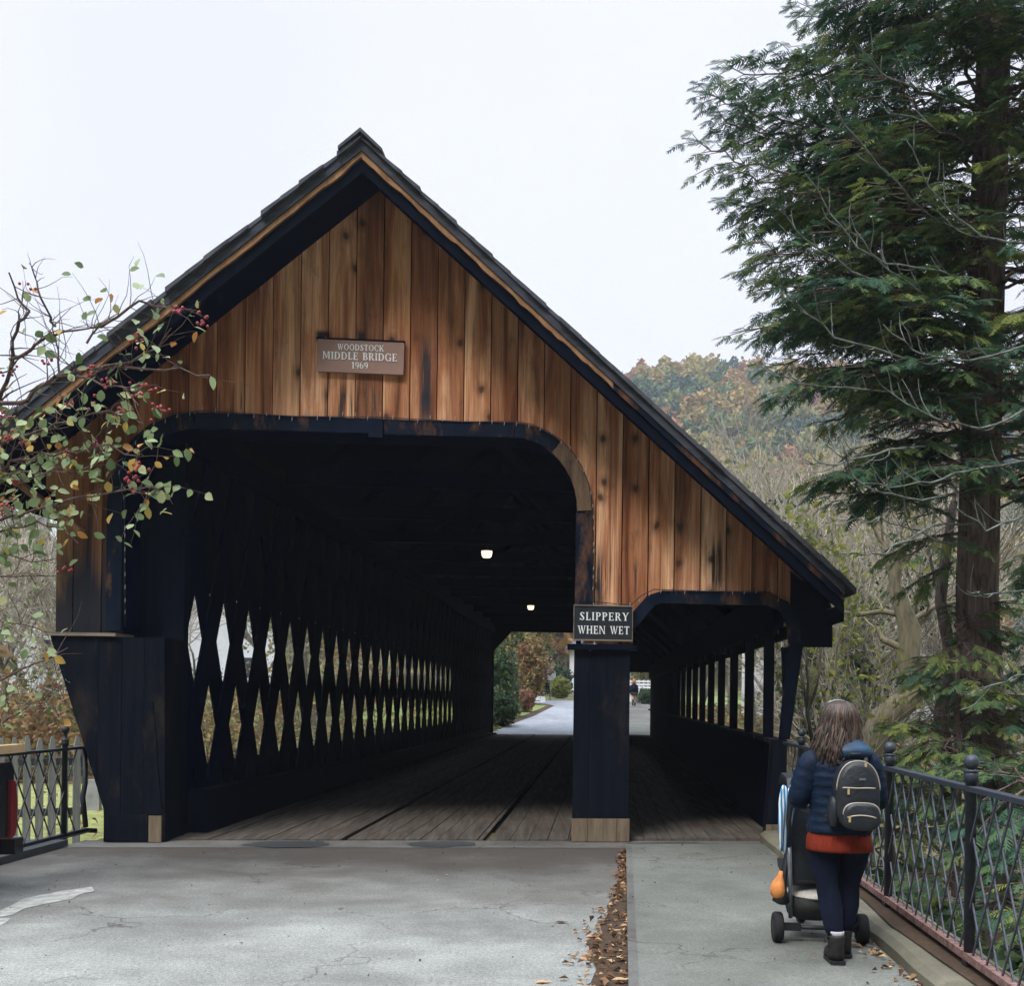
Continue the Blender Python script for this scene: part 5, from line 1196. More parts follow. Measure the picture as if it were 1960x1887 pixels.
leafy('autumn_tree', 'grey brown tree behind the cream house at the far road', 'tree', FX(1112, 122), 122, 14, 8, 5000, .30, 'autumn', .62, .12, 6, True, .3, .2)
leafy('evergreen_bush', 'dark green bush behind the far road sign', 'bush', FX(1062, 86), 86, 2.3, 2.6, 2400, .17, 'green', .1, .1, 7, False)
leafy('evergreen_bush', 'round yellow green bush beside the far road', 'bush', FX(1072, 80), 80, 1.6, 1.5, 2000, .13, 'lime', .3, .25, 8, False, .15)
leafy('evergreen_bush', 'dark green shrub under the white bench beyond the walkway', 'bush', FX(1238, 70), 70, 1.0, 1.5, 1500, .1, 'green', .3, .15, 9, False)
leafy('autumn_tree', 'yellow brown tree beyond the far walkway opening', 'tree', FX(1243, 95), 95, 8, 6, 4200, .24, 'autumn', .45, .14, 10, True, .3, .1)
leafy('low_bush', 'scrubby brown bush at the foot of the far bank', 'bush', FX(1003, 60), 60, 1.3, 1.2, 1300, .12, 'autumn', .9, .1, 11, False)
leafy('low_bush', 'grassy green clump at the left edge of the far road', 'bush', FX(968, 57), 57, .9, 1.7, 1500, .11, 'autumn', .38, .14, 12, False)
for i, (u, v, h, tn) in enumerate([(12, 52, 7, .45), (18, 60, 9, .5), (24, 70, 10, .35), (9, 66, 7, .6), (-14, 58, 8, .55), (-19, 66, 9, .35), (-12, 80, 10, .5), (-28, 62, 9, .5), (-34, 76, 11, .4), (14, 84, 11, .55), (30, 58, 9, .4)]):
    x, y, _ = B(u, v, 0); leafy('autumn_tree', ('thin leafed autumn tree on the far bank right of the bridge' if u > 0 else 'thin leafed autumn tree on the far bank left of the bridge'), 'tree', x, y, h, h * .6, 1500, .22, 'autumn', tn, .12, 40 + i, True, .35, .2)['group'] = 'autumn trees on the far bank, ' + ('right' if u > 0 else 'left')
# wooded hills
# (stand of mixed autumn hardwoods)
rg = np.random.default_rng(77); mb = MB(); cnt = 0; S = []
pos = []
for v in np.arange(112, 330, 6.0):
    half = v * .72
    for u in np.arange(-half, half * .55, 6.2): pos.append((u + rg.normal() * 1.6, v + rg.normal() * 1.6))
for (u, v) in pos:
    k = u / v
    if -.33 < k < -.04 and v > 135 and rg.random() < .75: continue
    z = float(terr(u, v)); w = rg.uniform(6, 10); h = rg.uniform(7, 11); x, y, _ = B(u, v, 0); n = int(170 if (k > 0 and v > 150) or v < 170 else 110)
    P = rg.normal(size=(n, 3)); P /= np.linalg.norm(P, axis=1, keepdims=True); P[:, 2] = np.abs(P[:, 2]) * 1.1 - .25
    P = P * (rg.uniform(.75, 1.08, n))[:, None] * (1 + .22 * np.sin(P[:, :1] * 6 + u)) * np.array([[w / 2, w / 2, h * .45]]) + np.array([[x, y, z + h * .55]])
    bias = .44 + .16 * math.sin(u * .06 + v * .07) + rg.normal() * .27
    leaf_quads(mb, P, rg.uniform(.8, 1.5, n) * .95, np.clip(rg.normal(bias, .07, n), 0, 1), rg, 1.3, 0, .3)
    S.append((x, y, z - .5, x, y, z + h * .6, .25, .15))
mb.build('hillside_forest', M['forest'], origin=(0, 0, 0))['kind'] = 'stuff'
mb = MB(); segs_mesh(mb, S, 4); mb.build('hillside_trunks', M['barkgrey'], origin=(0, 0, 0))['kind'] = 'stuff'
# ground cover on the banks
def scatter(name, mat, n, fn, size, tn, sd, seed, flat=.5):
    rg = np.random.default_rng(seed); uv = fn(rg, n); z = terr(uv[:, 0], uv[:, 1]); P = np.stack([uv[:, 0] * UX + uv[:, 1] * VX, uv[:, 0] * UY + uv[:, 1] * VY, z + np.abs(rg.normal(size=len(uv))) * size * .9], 1)
    mb = MB(); leaf_quads(mb, P, rg.uniform(.6, 1.4, len(P)) * size, np.clip(rg.normal(tn, sd, len(P)), 0, 1), rg, 1.6, flat); mb.build(name, M[mat], origin=(0, 0, 0))['kind'] = 'stuff'
scatter('bank_undergrowth', 'green', 9000, lambda r, n: np.stack([r.uniform(2.35, 9, n), r.uniform(2, 20, n)], 1), .10, .45, .3, 11)
scatter('far_bank_leaves', 'autumn', 16000, lambda r, n: np.stack([r.uniform(3.6, 26, n), r.uniform(40, 64, n)], 1), .22, .55, .22, 12)
scatter('river_bank_leaves', 'autumn', 9000, lambda r, n: np.stack([r.uniform(-34, -6.2, n), r.uniform(24, 60, n)], 1), .2, .45, .2, 13)
scatter('far_verge_grass', 'lime', 3500, lambda r, n: np.stack([r.uniform(-9, -4.6, n), r.uniform(48.5, 64, n)], 1), .09, .3, .3, 14, 0)
scatter('lawn_leaves', 'litter', 900, lambda r, n: np.stack([r.uniform(-14, -6.4, n), r.uniform(6, 22, n)], 1), .06, .5, .3, 15)
# leaf litter in the gutter and by the kerb
rg = np.random.default_rng(5)
def litter(name, P, size, seed):
    rg = np.random.default_rng(seed); n = len(P); mb = MB(); leaf_quads(mb, P, rg.uniform(.5, 1.3, n) * size, np.clip(rg.beta(1.6, 1.8, n), 0, 1), rg, 1.5, .75, .35); return mb.build(name, M['litter'], origin=(0, 0, 0))
n = 520; v = 4.6 + 6.9 * rg.random(n) ** 1.25; wid = np.interp(v, [4.5, 6, 7.3, 8.3, 9.6, 11.6], [.24, .24, .26, .17, .09, .05]); u = .155 + np.interp(v, [4.5, 6, 11.6], [0, 0, .105]) - wid * rg.random(n) ** 1.2 * rg.choice([1, 1, 1, 1.5], n)
P = np.stack([u * UX + v * VX, u * UY + v * VY, .010 + .018 * rg.random(n)], 1); litter('leaf_litter', P, .036, 6)['kind'] = 'stuff'
n = 130; v = rg.uniform(4.6, 9.0, n); u = 1.77 - np.abs(rg.normal(size=n)) * .09; P = np.stack([u * UX + v * VX, u * UY + v * VY, WALK_Z + .008 + .012 * rg.random(n)], 1); litter('kerb_leaves', P, .035, 8)['kind'] = 'stuff'
n = 260; v = rg.uniform(5, 12, n); u = rg.uniform(-5.2, 1.7, n); P = np.stack([u * UX + v * VX, u * UY + v * VY, np.where(u > .2, WALK_Z + .004, .004) + .003 * rg.random(n)], 1); litter('road_crumbs', P, .014, 9)['kind'] = 'stuff'
def leaf_obj(px, py, s, tn, lab, z=0.0, rot=0.3, grp=None):
    x, y, _ = ground(px, py, z); mb = MB(); mb.tone = tn; c, q = math.cos(rot), math.sin(rot); V_ = []
    for a, b, h in [(-1, 0, .1), (-.4, .42, .3), (.1, .55, .2), (.35, .28, .12), (1, 0, .35), (.3, -.30, .1), (-.1, -.55, .3), (-.5, -.35, .2), (0, 0, .02)]: V_.append((x + (a * c - b * q) * s, y + (a * q + b * c) * s, z + .006 + h * s * .5))
    mb.add(V_, [(i, (i + 1) % 8, 8) for i in range(8)], False); tag(mb.build('fallen_leaf', M['litter']), lab, 'leaf', grp)
leaf_obj(1135, 1795, .055, .98, 'orange red maple leaf lying by the gutter', 0, .4)
leaf_obj(1188, 1835, .05, .85, 'tan leaf curled in the gutter litter', .02, 1.2)
leaf_obj(1190, 1878, .06, .80, 'large pale tan leaf in the gutter at the bottom edge', .02, .2)
leaf_obj(1040, 1883, .05, .95, 'rusty leaf on the road at the bottom edge', 0, .2)
leaf_obj(653, 1741, .028, .35, 'small dark brown leaf alone in the middle of the road', 0, .8)
leaf_obj(1075, 1768, .05, .1, 'dark twig like leaf lying flat on the road near the gutter', 0, 0)
leaf_obj(1182, 1783, .03, .92, 'small pale leaf on the upper gutter litter', .02, .5)
for i, (px, py) in enumerate([(1752, 1858), (1768, 1872), (1740, 1874), (1758, 1880)]): leaf_obj(px, py, .045, .88, 'pale yellow leaf in the little heap at the foot of the kerb on the right', WALK_Z, i * 1.3, 'pale leaves heaped by the kerb')
leaf_obj(1727, 1830, .03, .86, 'single pale leaf by the kerb behind the stroller wheel', WALK_Z, .5); leaf_obj(1688, 1790, .03, .85, 'curled leaf beside the right stroller wheel', WALK_Z, .9)
# ------------------------------------------------------------------ berry tree at the left, in front of the bridge
CT = thing('berry_tree', 'small tree with red berries and pale green leaves reaching in from the left', 'tree', (-5.75, 9.6, -.3), None)
S = []; LP = []; BP = []; g = random.Random(12)
base = Vector((-5.75, 9.6, -.35)); fork = Vector((-5.35, 9.2, 1.7)); S.append((*base, *Vector((-5.6, 9.5, .8)), .085, .075)); S.append((*Vector((-5.6, 9.5, .8)), *fork, .075, .07))
def bush_branch(pts, r, leaf, berry, twig=1.0, root=True, leaftone=None):
    P = [Vector(at(x, y, Y)) for x, y, Y in pts]
    if root: S.append((*fork, *P[0], r * 1.35, r))
    Q = []
    for a, b in zip(P[:-1], P[1:]):
        m = max(2, int((b - a).length / .10))
        for k in range(m): Q.append(a.lerp(b, k / m) + Vector((g.gauss(0, .008), g.gauss(0, .02), g.gauss(0, .008))))
    Q.append(P[-1]); n = len(Q) - 1
    for k in range(n):
        r0, r1 = r * (1 - .82 * k / n) + .002, r * (1 - .82 * (k + 1) / n) + .002; S.append((*Q[k], *Q[k + 1], r0, r1))
        for _t in range(3 if g.random() < .6 * twig else 2):
          if g.random() < .62 * twig and k > n * .08:
              d = (Q[k + 1] - Q[k]).normalized(); sd_ = Vector((g.gauss(0, 1), g.gauss(0, .8), g.gauss(.1, .9))).normalized(); q = Q[k].copy(); dd = (d * .7 + sd_).normalized(); L = g.uniform(.12, .48); rr = max(.0034, r0 * .4)
              for j in range(4):
                  dd = (dd + Vector((g.gauss(0, .2), g.gauss(0, .2), g.gauss(0, .2)))).normalized(); q2 = q + dd * L / 4; S.append((*q, *q2, rr * (1 - .18 * j), rr * (1 - .18 * (j + 1)))); q = q2
                  if g.random() < leaf * .36: LP.append((*q, leaftone))
              if g.random() < leaf * .75:
                  for _ in range(g.randint(1, 2)): LP.append((*(q + Vector((g.gauss(0, .03),) * 3)), leaftone))
              if g.random() < berry * .38:
                  c = q + Vector((0, 0, -.03))
                  for _ in range(g.randint(4, 11)): BP.append(c + Vector((g.gauss(0, .03), g.gauss(0, .03), g.gauss(0, .025))))
Y0 = 8.2
def bb(pts, *a, **k): bush_branch([(x, y, Y0 + dy) for x, y, dy in pts], *a, **k)
bb([(-60, 900, .6), (0, 752, .2), (22, 680, 0), (24, 655, 0), (39, 616, -.1), (54, 594, -.1), (32, 568, -.1), (17, 521, -.2)], .022, .12, .45)
bb([(-80, 800, .6), (0, 771, .1), (54, 760, 0), (71, 739, 0), (103, 724, -.1), (151, 711, -.1), (198, 702, -.2), (280, 704, -.3), (345, 709, -.3), (401, 717, -.4)], .020, .45, .6)
bb([(22, 690, 0), (55, 668, 0), (86, 647, -.1), (121, 638, -.1), (164, 627, -.2), (194, 625, -.2)], .012, .25, .35, 1.0, False)
bb([(103, 622, -.1), (93, 603, -.1), (82, 573, -.2), (69, 540, -.2), (62, 512, -.2), (56, 503, -.2)], .008, .10, .2, 1.0, False)
bb([(115, 720, -.1), (105, 640, -.1), (103, 622, -.1)], .007, .15, .2, 1, False)
bb([(194, 625, -.2), (225, 602, -.3), (270, 577, -.3), (290, 584, -.3), (330, 586, -.3), (345, 592, -.3)], .009, .4, .3, 1.0, False)
bb([(170, 660, -.2), (190, 620, -.2), (225, 600, -.2)], .007, .5, .1, 1, False)
bb([(198, 702, -.2), (248, 691, -.3), (302, 663, -.3), (328, 627, -.4)], .009, .3, .7, 1.2, False)
bb([(151, 720, -.2), (200, 735, -.3), (240, 740, -.4), (265, 776, -.5)], .008, .5, .7, 1.0, False)
bb([(-60, 960, .6), (0, 850, .1), (60, 830, 0), (110, 812, -.2), (160, 795, -.3), (205, 785, -.3), (228, 790, -.4)], .014, .95, .18, 1.35)
bb([(-60, 980, .5), (20, 880, 0), (80, 870, -.2), (150, 862, -.3), (210, 850, -.4), (260, 870, -.5), (275, 872, -.5)], .012, .95, .35, 1.3)
bb([(-40, 930, .5), (40, 905, 0), (100, 905, -.2), (160, 900, -.3), (200, 880, -.4)], .010, .9, .10, 1.3)
bb([(-30, 1000, .5), (50, 985, .1), (110, 960, -.1), (180, 950, -.2), (240, 938, -.3), (290, 935, -.4), (308, 945, -.4)], .011, .95, .05, 1.25)
bb([(-60, 1040, .6), (20, 1010, .2), (70, 1000, .1), (120, 1010, 0), (150, 1040, -.1)], .010, .9, .03, 1.2)
bb([(-60, 1080, .6), (10, 1060, .2), (60, 1080, .1), (105, 1070, 0)], .009, .85, .05, 1.2)
bb([(-60, 1105, .6), (0, 1104, .2), (60, 1104, .1), (118, 1102, 0)], .009, .5, .15, 1.0)
bb([(-60, 1180, .6), (10, 1190, .2), (60, 1200, .1), (112, 1212, 0)], .009, .7, .02, 1.2)
bb([(-60, 1320, .6), (20, 1290, .2), (70, 1270, .1), (130, 1240, 0)], .009, .6, .0, 1.1)
bb([(-60, 1400, .6), (0, 1390, .2), (60, 1350, .1), (120, 1310, .0)], .008, .6, .0, 1.1)
mb = MB(); segs_mesh(mb, S, 6); mb.build('branches', M['barkbush'], CT)
rg = np.random.default_rng(4); P = np.array([p[:3] for p in LP]); n = len(P); P = P + rg.normal(size=(n, 3)) * .012
mb = MB()
d = rg.normal(size=(n, 3)); d[:, 2] -= .5; d /= np.linalg.norm(d, axis=1, keepdims=True); nr = rg.normal(size=(n, 3)) * .7 + np.array([[-.2, -.8, .7]]); a_ = np.cross(d, nr); a_ /= np.linalg.norm(a_, axis=1, keepdims=True); c_ = np.cross(a_, d)
sz = rg.uniform(.055, .102, n)[:, None]; rows = []
for (x, y, z) in [(0, 0, 0), (.25, .30, .06), (.55, .33, .07), (.82, .18, .02), (1, 0, -.08), (.82, -.18, .02), (.55, -.33, .07), (.25, -.30, .06), (.5, 0, 0)]: rows.append(P + (d * x + a_ * y + c_ * z) * sz)
v = np.stack(rows, 1).reshape(-1, 3); k = np.arange(n)[:, None] * 9; f = np.concatenate([k + np.array([[i, (i + 1) % 8, 8]]) for i in range(8)])
tone = np.where(rg.random(n) < .80, rg.beta(2.2, 1.6, n) * .78, rg.uniform(.8, 1, n)); mb.addnp(v, f, np.repeat(tone, 9), True); mb.build('leaves', M['berryleaf'], CT)
mb = MB(); ico = [(0, 0, 1), (.89, 0, .45), (.28, .85, .45), (-.72, .53, .45), (-.72, -.53, .45), (.28, -.85, .45), (.72, .53, -.45), (-.28, .85, -.45), (-.89, 0, -.45), (-.28, -.85, -.45), (.72, -.53, -.45), (0, 0, -1)]
icf = [(0, 1, 2), (0, 2, 3), (0, 3, 4), (0, 4, 5), (0, 5, 1), (1, 6, 2), (2, 7, 3), (3, 8, 4), (4, 9, 5), (5, 10, 1), (6, 7, 2), (7, 8, 3), (8, 9, 4), (9, 10, 5), (10, 6, 1), (11, 7, 6), (11, 8, 7), (11, 9, 8), (11, 10, 9), (11, 6, 10)]
Pb = np.array([tuple(p) for p in BP]); I = np.array(ico); v = (Pb[:, None, :] + I[None] * .0125).reshape(-1, 3); f = (np.arange(len(Pb))[:, None, None] * 12 + np.array(icf)[None]).reshape(-1, 3); mb.addnp(v, f, np.full(len(v), .5), True); o = mb.build('berries', M['berry'], CT); o['kind'] = 'stuff'
# ------------------------------------------------------------------ people
M['navy'] = simple('navy_padded_jacket', (.004, .010, .027), .55, .35, 11, 0, 1.0, .12, (1, 1, 1.6), (.007, .019, .045))
M['hood'] = simple('blue_hood', (.012, .040, .082), .5, .3, 9, 0, .2, .3)
M['rustknit'] = simple('rust_knit', (.17, .024, .012), .9, .25, 60, 0, .4, .1, (1, 1, .3))
M['pants'] = simple('dark_navy_trousers', (.006, .009, .022), .8, .4, 12, 0, .8, .1)
M['boot'] = simple('dark_boot_leather', (.016, .014, .014), .6, .4, 30, 0, .2)
M['sock'] = simple('grey_sock', (.42, .43, .45), .9, .2, 60)
M['packcloth'] = simple('black_nylon', (.013, .016, .021), .45, .5, 11, 0, 1.0, .4)
M['zip'] = simple('pale_zip', (.42, .38, .30), .4, .1, 20, .3, 0)
M['gold'] = simple('gold_pull', (.75, .60, .32), .3, .1, 20, .6, 0)
m, t, b = base_mat('brown_hair', .45, 0, .4)
hn = noise(t, coords(t, (60, 60, 6), 9), 1.0, 4, .6)
t.links.new(mixc(t, .45, ramp(t, toneattr(t), [(0, (.014, .009, .008)), (.5, (.040, .024, .018)), (1, (.13, .080, .054))]), ramp(t, hn, [(.35, (.014, .009, .008)), (.7, (.08, .05, .034))])), b.inputs['Base Color']); M['hair'] = m
M['ginger'] = simple('ginger_hair', (.36, .15, .06), .6, .2, 30)
M['black'] = simple('black_plastic', (.012, .013, .016), .5, .3, 25, 0, .1, .4)
M['alu'] = simple('grey_tube', (.22, .24, .27), .35, .15, 20, .6, 0)
M['basket'] = simple('charcoal_fabric', (.035, .038, .036), .9, .3, 40, 0, .2)
M['cream'] = simple('cream_fleece', (.52, .50, .46), .95, .15, 50, 0, .4)
M['orange'] = simple('orange_bag', (.62, .24, .07), .7, .25, 10, 0, .4)
m, t, b = base_mat('blue_white_cloth', .85); w = nn(t, 'ShaderNodeTexWave'); w.inputs['Scale'].default_value = 1.0; w.inputs['Distortion'].default_value = 1.5
t.links.new(coords(t, (14, 6, 5)), w.inputs['Vector']); t.links.new(ramp(t, w.outputs[0], [(.45, (.03, .20, .42)), (.52, (.10, .40, .62)), (.66, (.66, .70, .74))]), b.inputs['Base Color']); M['towel'] = m
def skin_body(name, mat, parent, verts, edges, radii, xf, root=0, sub=2):
    me = bpy.data.meshes.new(name + '_cage'); me.from_pydata([Vector(xf(*v)) for v in verts], edges, []); o = bpy.data.objects.new(name + '_cage', me); COL.objects.link(o)
    o.modifiers.new('s', 'SKIN'); o.modifiers.new('u', 'SUBSURF').levels = sub
    lay = me.skin_vertices[0].data
    for i, r in enumerate(radii): lay[i].radius = (r, r) if not hasattr(r, '__len__') else r
    lay[root].use_root = True
    dg = bpy.context.evaluated_depsgraph_get(); dg.update(); m2 = bpy.data.meshes.new_from_object(o.evaluated_get(dg)); bpy.data.objects.remove(o); bpy.data.meshes.remove(me)
    m2.materials.clear(); m2.materials.append(mat); w = Vector(WL[parent.name])
    m2.transform(Matrix.Translation(-w))
    for p in m2.polygons: p.use_smooth = True; p.material_index = 0
    q = bpy.data.objects.new(name, m2); COL.objects.link(q); q.parent = parent; WL[q.name] = tuple(w); return q
def human(xf, parent, J, mat):
    """J: dict of joints (x right, y ahead, z up); grows one skin with palms and five fingers on each hand"""
    names = ['pelvis', 'spine', 'chest', 'neck', 'neck2', 'head', 'brow', 'crown', 'nose', 'chin']; rad = [.125, .11, .12, .052, .048, .078, .084, .055, .012, .032]
    V_ = [J[n] for n in names]; E_ = [(0, 1), (1, 2), (2, 3), (3, 4), (4, 5), (5, 6), (6, 7), (5, 8), (5, 9)]
    def chain(start, pts, rs):
        a = start
        for p, r in zip(pts, rs): V_.append(p); rad.append(r); E_.append((a, len(V_) - 1)); a = len(V_) - 1
        return a
    for s in 'LR':
        sg = -1 if s == 'L' else 1
        chain(0, [J['hip' + s], J['knee' + s], J['ankle' + s], J['toe' + s]], [.095, .058, .038, .032])
        w = chain(2, [J['sh' + s], J['el' + s], J['wr' + s], J['palm' + s]], [.055, .042, .028, .036])
        px, py, pz = J['palm' + s]
        for k, (off, ln) in enumerate(((-.030, .058), (-.011, .068), (.009, .064), (.028, .050))):       # fingers curl over the bar
            b0 = len(V_); f = J['grip' + s]; c = ln
            V_ += [(px + off, py + .025, pz + .002), (px + off, py + .025 + c * .45, pz + f * .006), (px + off, py + .025 + c * .62, pz - .024), (px + off, py + .020 + c * .42, pz - .042)]; rad += [.010, .009, .0085, .0075]
            E_ += [(b0, b0 + 1), (b0 + 1, b0 + 2), (b0 + 2, b0 + 3)]
        b0 = len(V_); V_ += [(px - sg * .030, py - .012, pz - .005), (px - sg * .052, py + .012, pz - .020), (px - sg * .050, py + .036, pz - .034)]; rad += [.012, .010, .0085]; E_ += [(b0, b0 + 1), (b0 + 1, b0 + 2)]
    return skin_body('body', mat, parent, V_, E_, rad, xf)
O = ground(1603, 1838, WALK_Z)
O = Vector(O); FW = Vector((VX, VY, 0)); RT = Vector((VY, -VX, 0))
def PF_(x, y, z): return tuple(O + RT * x + FW * y + Vector((0, 0, z)))
PW = thing('person', 'person with long brown hair in navy jacket and rust jumper pushing a stroller', 'person', tuple(O))
J = dict(pelvis=(.0, 0, .82), spine=(0, .0, .98), chest=(0, .01, 1.13), neck=(0, .015, 1.26), neck2=(0, .03, 1.32), head=(.0, .055, 1.395), brow=(.0, .05, 1.455), crown=(0, .045, 1.505), nose=(0, .155, 1.40), chin=(0, .10, 1.335),
         hipL=(-.085, 0, .76), kneeL=(-.062, .015, .44), ankleL=(-.026, -.09, .10), toeL=(-.032, .05, .045), hipR=(.085, .0, .76), kneeR=(.078, .09, .44), ankleR=(.056, .09, .10), toeR=(.066, .23, .045),
         shL=(-.165, .0, 1.18), elL=(-.235, .02, .96), wrL=(-.205, .25, .945), palmL=(-.20, .315, .962), shR=(.165, .0, 1.18), elR=(.222, .03, .95), wrR=(.155, .25, .945), palmR=(.15, .315, .962), gripL=1, gripR=1)
human(PF_, PW, J, M['skin'])
for s in (-1, 1):
    mb = MB(PF_); mb.lathe([(.002, -.011), (.009, -.007), (.011, 0), (.009, .007), (.002, .011)], (s * .032, .128, 1.425), 8); mb.build('eye', M['letter'], PW)
    mb = MB(PF_); mb.loft([((s * .083, .05, 1.375), .006, .012), ((s * .09, .045, 1.40), .008, .02), ((s * .092, .04, 1.425), .007, .02), ((s * .085, .045, 1.435), .004, .01)], 8); mb.build('ear', M['skin'], PW)
mb = MB(PF_); mb.loft([((0, .128, 1.352), .010, .006), ((0, .134, 1.358), .024, .008), ((0, .132, 1.364), .018, .006)], 10); mb.build('mouth', M['rustknit'], PW)
# trousers, boots
mb = MB(PF_); mb.loft([((0, 0, .69), .165, .125), ((0, -.005, .75), .178, .135), ((0, 0, .84), .17, .125)], 24)
for s, K in ((-1, ('hipL', 'kneeL', 'ankleL')), (1, ('hipR', 'kneeR', 'ankleR'))):
    h, k, a = (Vector(J[q]) for q in K); th = h.lerp(k, .5) + Vector((s * .008, .01, 0)); cf = k.lerp(a, .35) + Vector((0, -.018, 0))
    mb.tube([h + Vector((0, 0, .02)), h.lerp(k, .22), th, h.lerp(k, .8), k, cf, k.lerp(a, .7), a + Vector((0, 0, .06))], [.098, .104, .094, .075, .067, .069, .055, .046], 16)
mb.build('trousers', M['pants'], PW)
for s, A_, T_ in ((-1, 'ankleL', 'toeL'), (1, 'ankleR', 'toeR')):
    a, t_ = Vector(J[A_]), Vector(J[T_]); d = (t_ - a); d.z = 0; d.normalize(); mb = MB(PF_)
    mb.loft([((a.x, a.y + .012, .022), .046, .056), ((a.x, a.y + .008, .06), .047, .055), ((a.x, a.y + .006, .11), .044, .05), ((a.x, a.y, .155), .050, .052), ((a.x, a.y, .168), .045, .047)], 16)
    n = 8; vs = [];
    mb.tube([(a.x, a.y - .02, .055), (a.x + d.x * .06, a.y + d.y * .06, .055), (a.x + d.x * .13, a.y + d.y * .13, .045), (a.x + d.x * .18, a.y + d.y * .18, .038)], [.042, .046, .042, .022], 12)
    bt = mb.build('boot', M['boot'], PW)
    mb = MB(PF_); c = [(a.x + d.x * y + (x), a.y + d.y * y) for x, y in [(-.044, -.045), (-.03, -.06), (.03, -.06), (.044, -.045), (.046, .12), (.03, .19), (-.03, .19), (-.046, .12)]]
    mb.slab(c, .0, .022); mb.build('sole', M['black'], bt)
    mb = MB(PF_); mb.loft([((a.x, a.y, .160), .041, .043), ((a.x, a.y, .185), .045, .047), ((a.x, a.y, .192), .042, .044)], 14); mb.build('sock', M['sock'], PW)
    mb = MB(PF_)
    for k in range(3): mb.tube([(a.x - .045, a.y + .02, .09 + k * .025), (a.x - .052, a.y - .01, .095 + k * .025), (a.x - .03, a.y + .045, .10 + k * .025)], .003, 4)
    mb.tube([(a.x - .048, a.y - .01, .15), (a.x - .075, a.y - .02, .165), (a.x - .07, a.y - .015, .125), (a.x - .05, a.y, .145)], .003, 4); mb.build('lace', M['black'], bt)
# jumper and jacket
mb = MB(PF_); rr = [((.0, -.01, .660), .190, .152), ((.0, -.01, .676), .196, .157), ((-.005, -.01, .735), .186, .142), ((-.005, -.005, .765), .178, .134), ((0, 0, .86), .175, .13)]
mb.loft(rr, 28, True, .05, 3); mb.build('jumper', M['rustknit'], PW)
mb = MB(PF_); rings = []; prof_ = [(.765, .212, .166), (.80, .214, .166), (.90, .200, .150), (1.0, .200, .148), (1.10, .212, .150), (1.17, .212, .140), (1.215, .185, .120), (1.25, .135, .10), (1.285, .085, .08)]
z = .765; k = 0
while z < 1.286:
    for (a, b) in zip(prof_[:-1], prof_[1:]):
        if a[0] <= z <= b[0]: f = (z - a[0]) / (b[0] - a[0]); rx, ry = a[1] + (b[1] - a[1]) * f, a[2] + (b[2] - a[2]) * f
    q = 1.0 if k % 3 else .955; rings.append(((.0, .0, z + (0.0)), rx * q * .90, ry * q * .92)); z += .0175; k += 1
mb.loft(rings, 32, True, .02, 4, 2.4)
for s in 'LR':
    a, b, c = (Vector(J[q + s]) for q in ('sh', 'el', 'wr')); P, rd = [], []
    path_ = [a.lerp(b, k / 12) for k in range(13)] + [b.lerp(c, k / 11) for k in range(1, 12)]; n = len(path_)
    for k, p in enumerate(path_): P.append(p); f = k / n; rd.append((.083 - .030 * f + .008 * math.sin(f * 6)) * (1.0 if k % 3 else .93))
    P = [P[0] + Vector((.04 if s == 'L' else -.04, 0, .02))] + P; rd = [.075] + rd; mb.tube(P, rd, 16)
mb.build('jacket', M['navy'], PW)
mb = MB(PF_); rings = []
for k in range(9):
    f = k / 8; a = math.pi * f; rings.append(((.045, -.075 + .02 * f, 1.19 + .135 * f), max(.03, .135 * math.sin(max(.25, a * .86 + .25)) ** .6 * (1 if k % 2 else .94)), max(.02, .085 * math.sin(max(.2, a * .9 + .2)))))
mb.loft(rings, 20, True, .04, 5); mb.build('hood', M['hood'], PW)
# hair: many wavy locks
mb = MB(PF_); g = random.Random(9)
mb.tone = .35; mb.loft([((0, .015, 1.30), .088, .075), ((0, .018, 1.36), .108, .098), ((0, .03, 1.42), .112, .105), ((0, .04, 1.475), .100, .098), ((0, .045, 1.52), .070, .07), ((0, .045, 1.545), .025, .03)], 24, True, .03, 6)
for i in range(380):
    th = g.uniform(-2.75, -.39) if i % 5 else g.choice((g.uniform(-3.2, -2.5), g.uniform(-.6, .05))); sx_l = math.cos(th); sy_l = math.sin(th); mb.tone = min(1, max(0, g.gauss(.45 + .12 * sx_l, .38)))
    left = sx_l < 0; zend = g.uniform(1.16, 1.25) if left else g.uniform(1.21, 1.31); ph = g.uniform(0, 6.3); stray = g.random() ** 3; amp = g.uniform(.012, .030); P, rd = [], []; start = g.uniform(.0, .5)
    for k in range(13):
        f = k / 12; zz = 1.548 + (zend - 1.548) * f; rx = .104 * min(1, math.sqrt(max(0.02, 1 - ((zz - 1.44) / .115) ** 2))) if zz > 1.44 else .100 + (.045 if left else .016) * min(1, (1.44 - zz) / .18)
        o_ = 1 + .02 * g.random() + .10 * stray; wv = amp * math.sin(ph + f * 9) * f
        P.append((sx_l * rx * o_ + wv, .03 + sy_l * (rx * .95) * o_ - .012 * f + wv * .6, zz)); rd.append(.0068 * (1 - .6 * f) + .0015)
    mb.tube(P, rd, 5)
mb.build('hair', M['hair'], PW)
mb = MB(PF_); mb.tube([(-.105 * math.cos(a) * 1.0, .075, 1.46 + .098 * math.sin(a)) for a in [R(12 + 13 * k) for k in range(3, 10)]], .006, 6); mb.build('hair_band', M['alu'], PW)
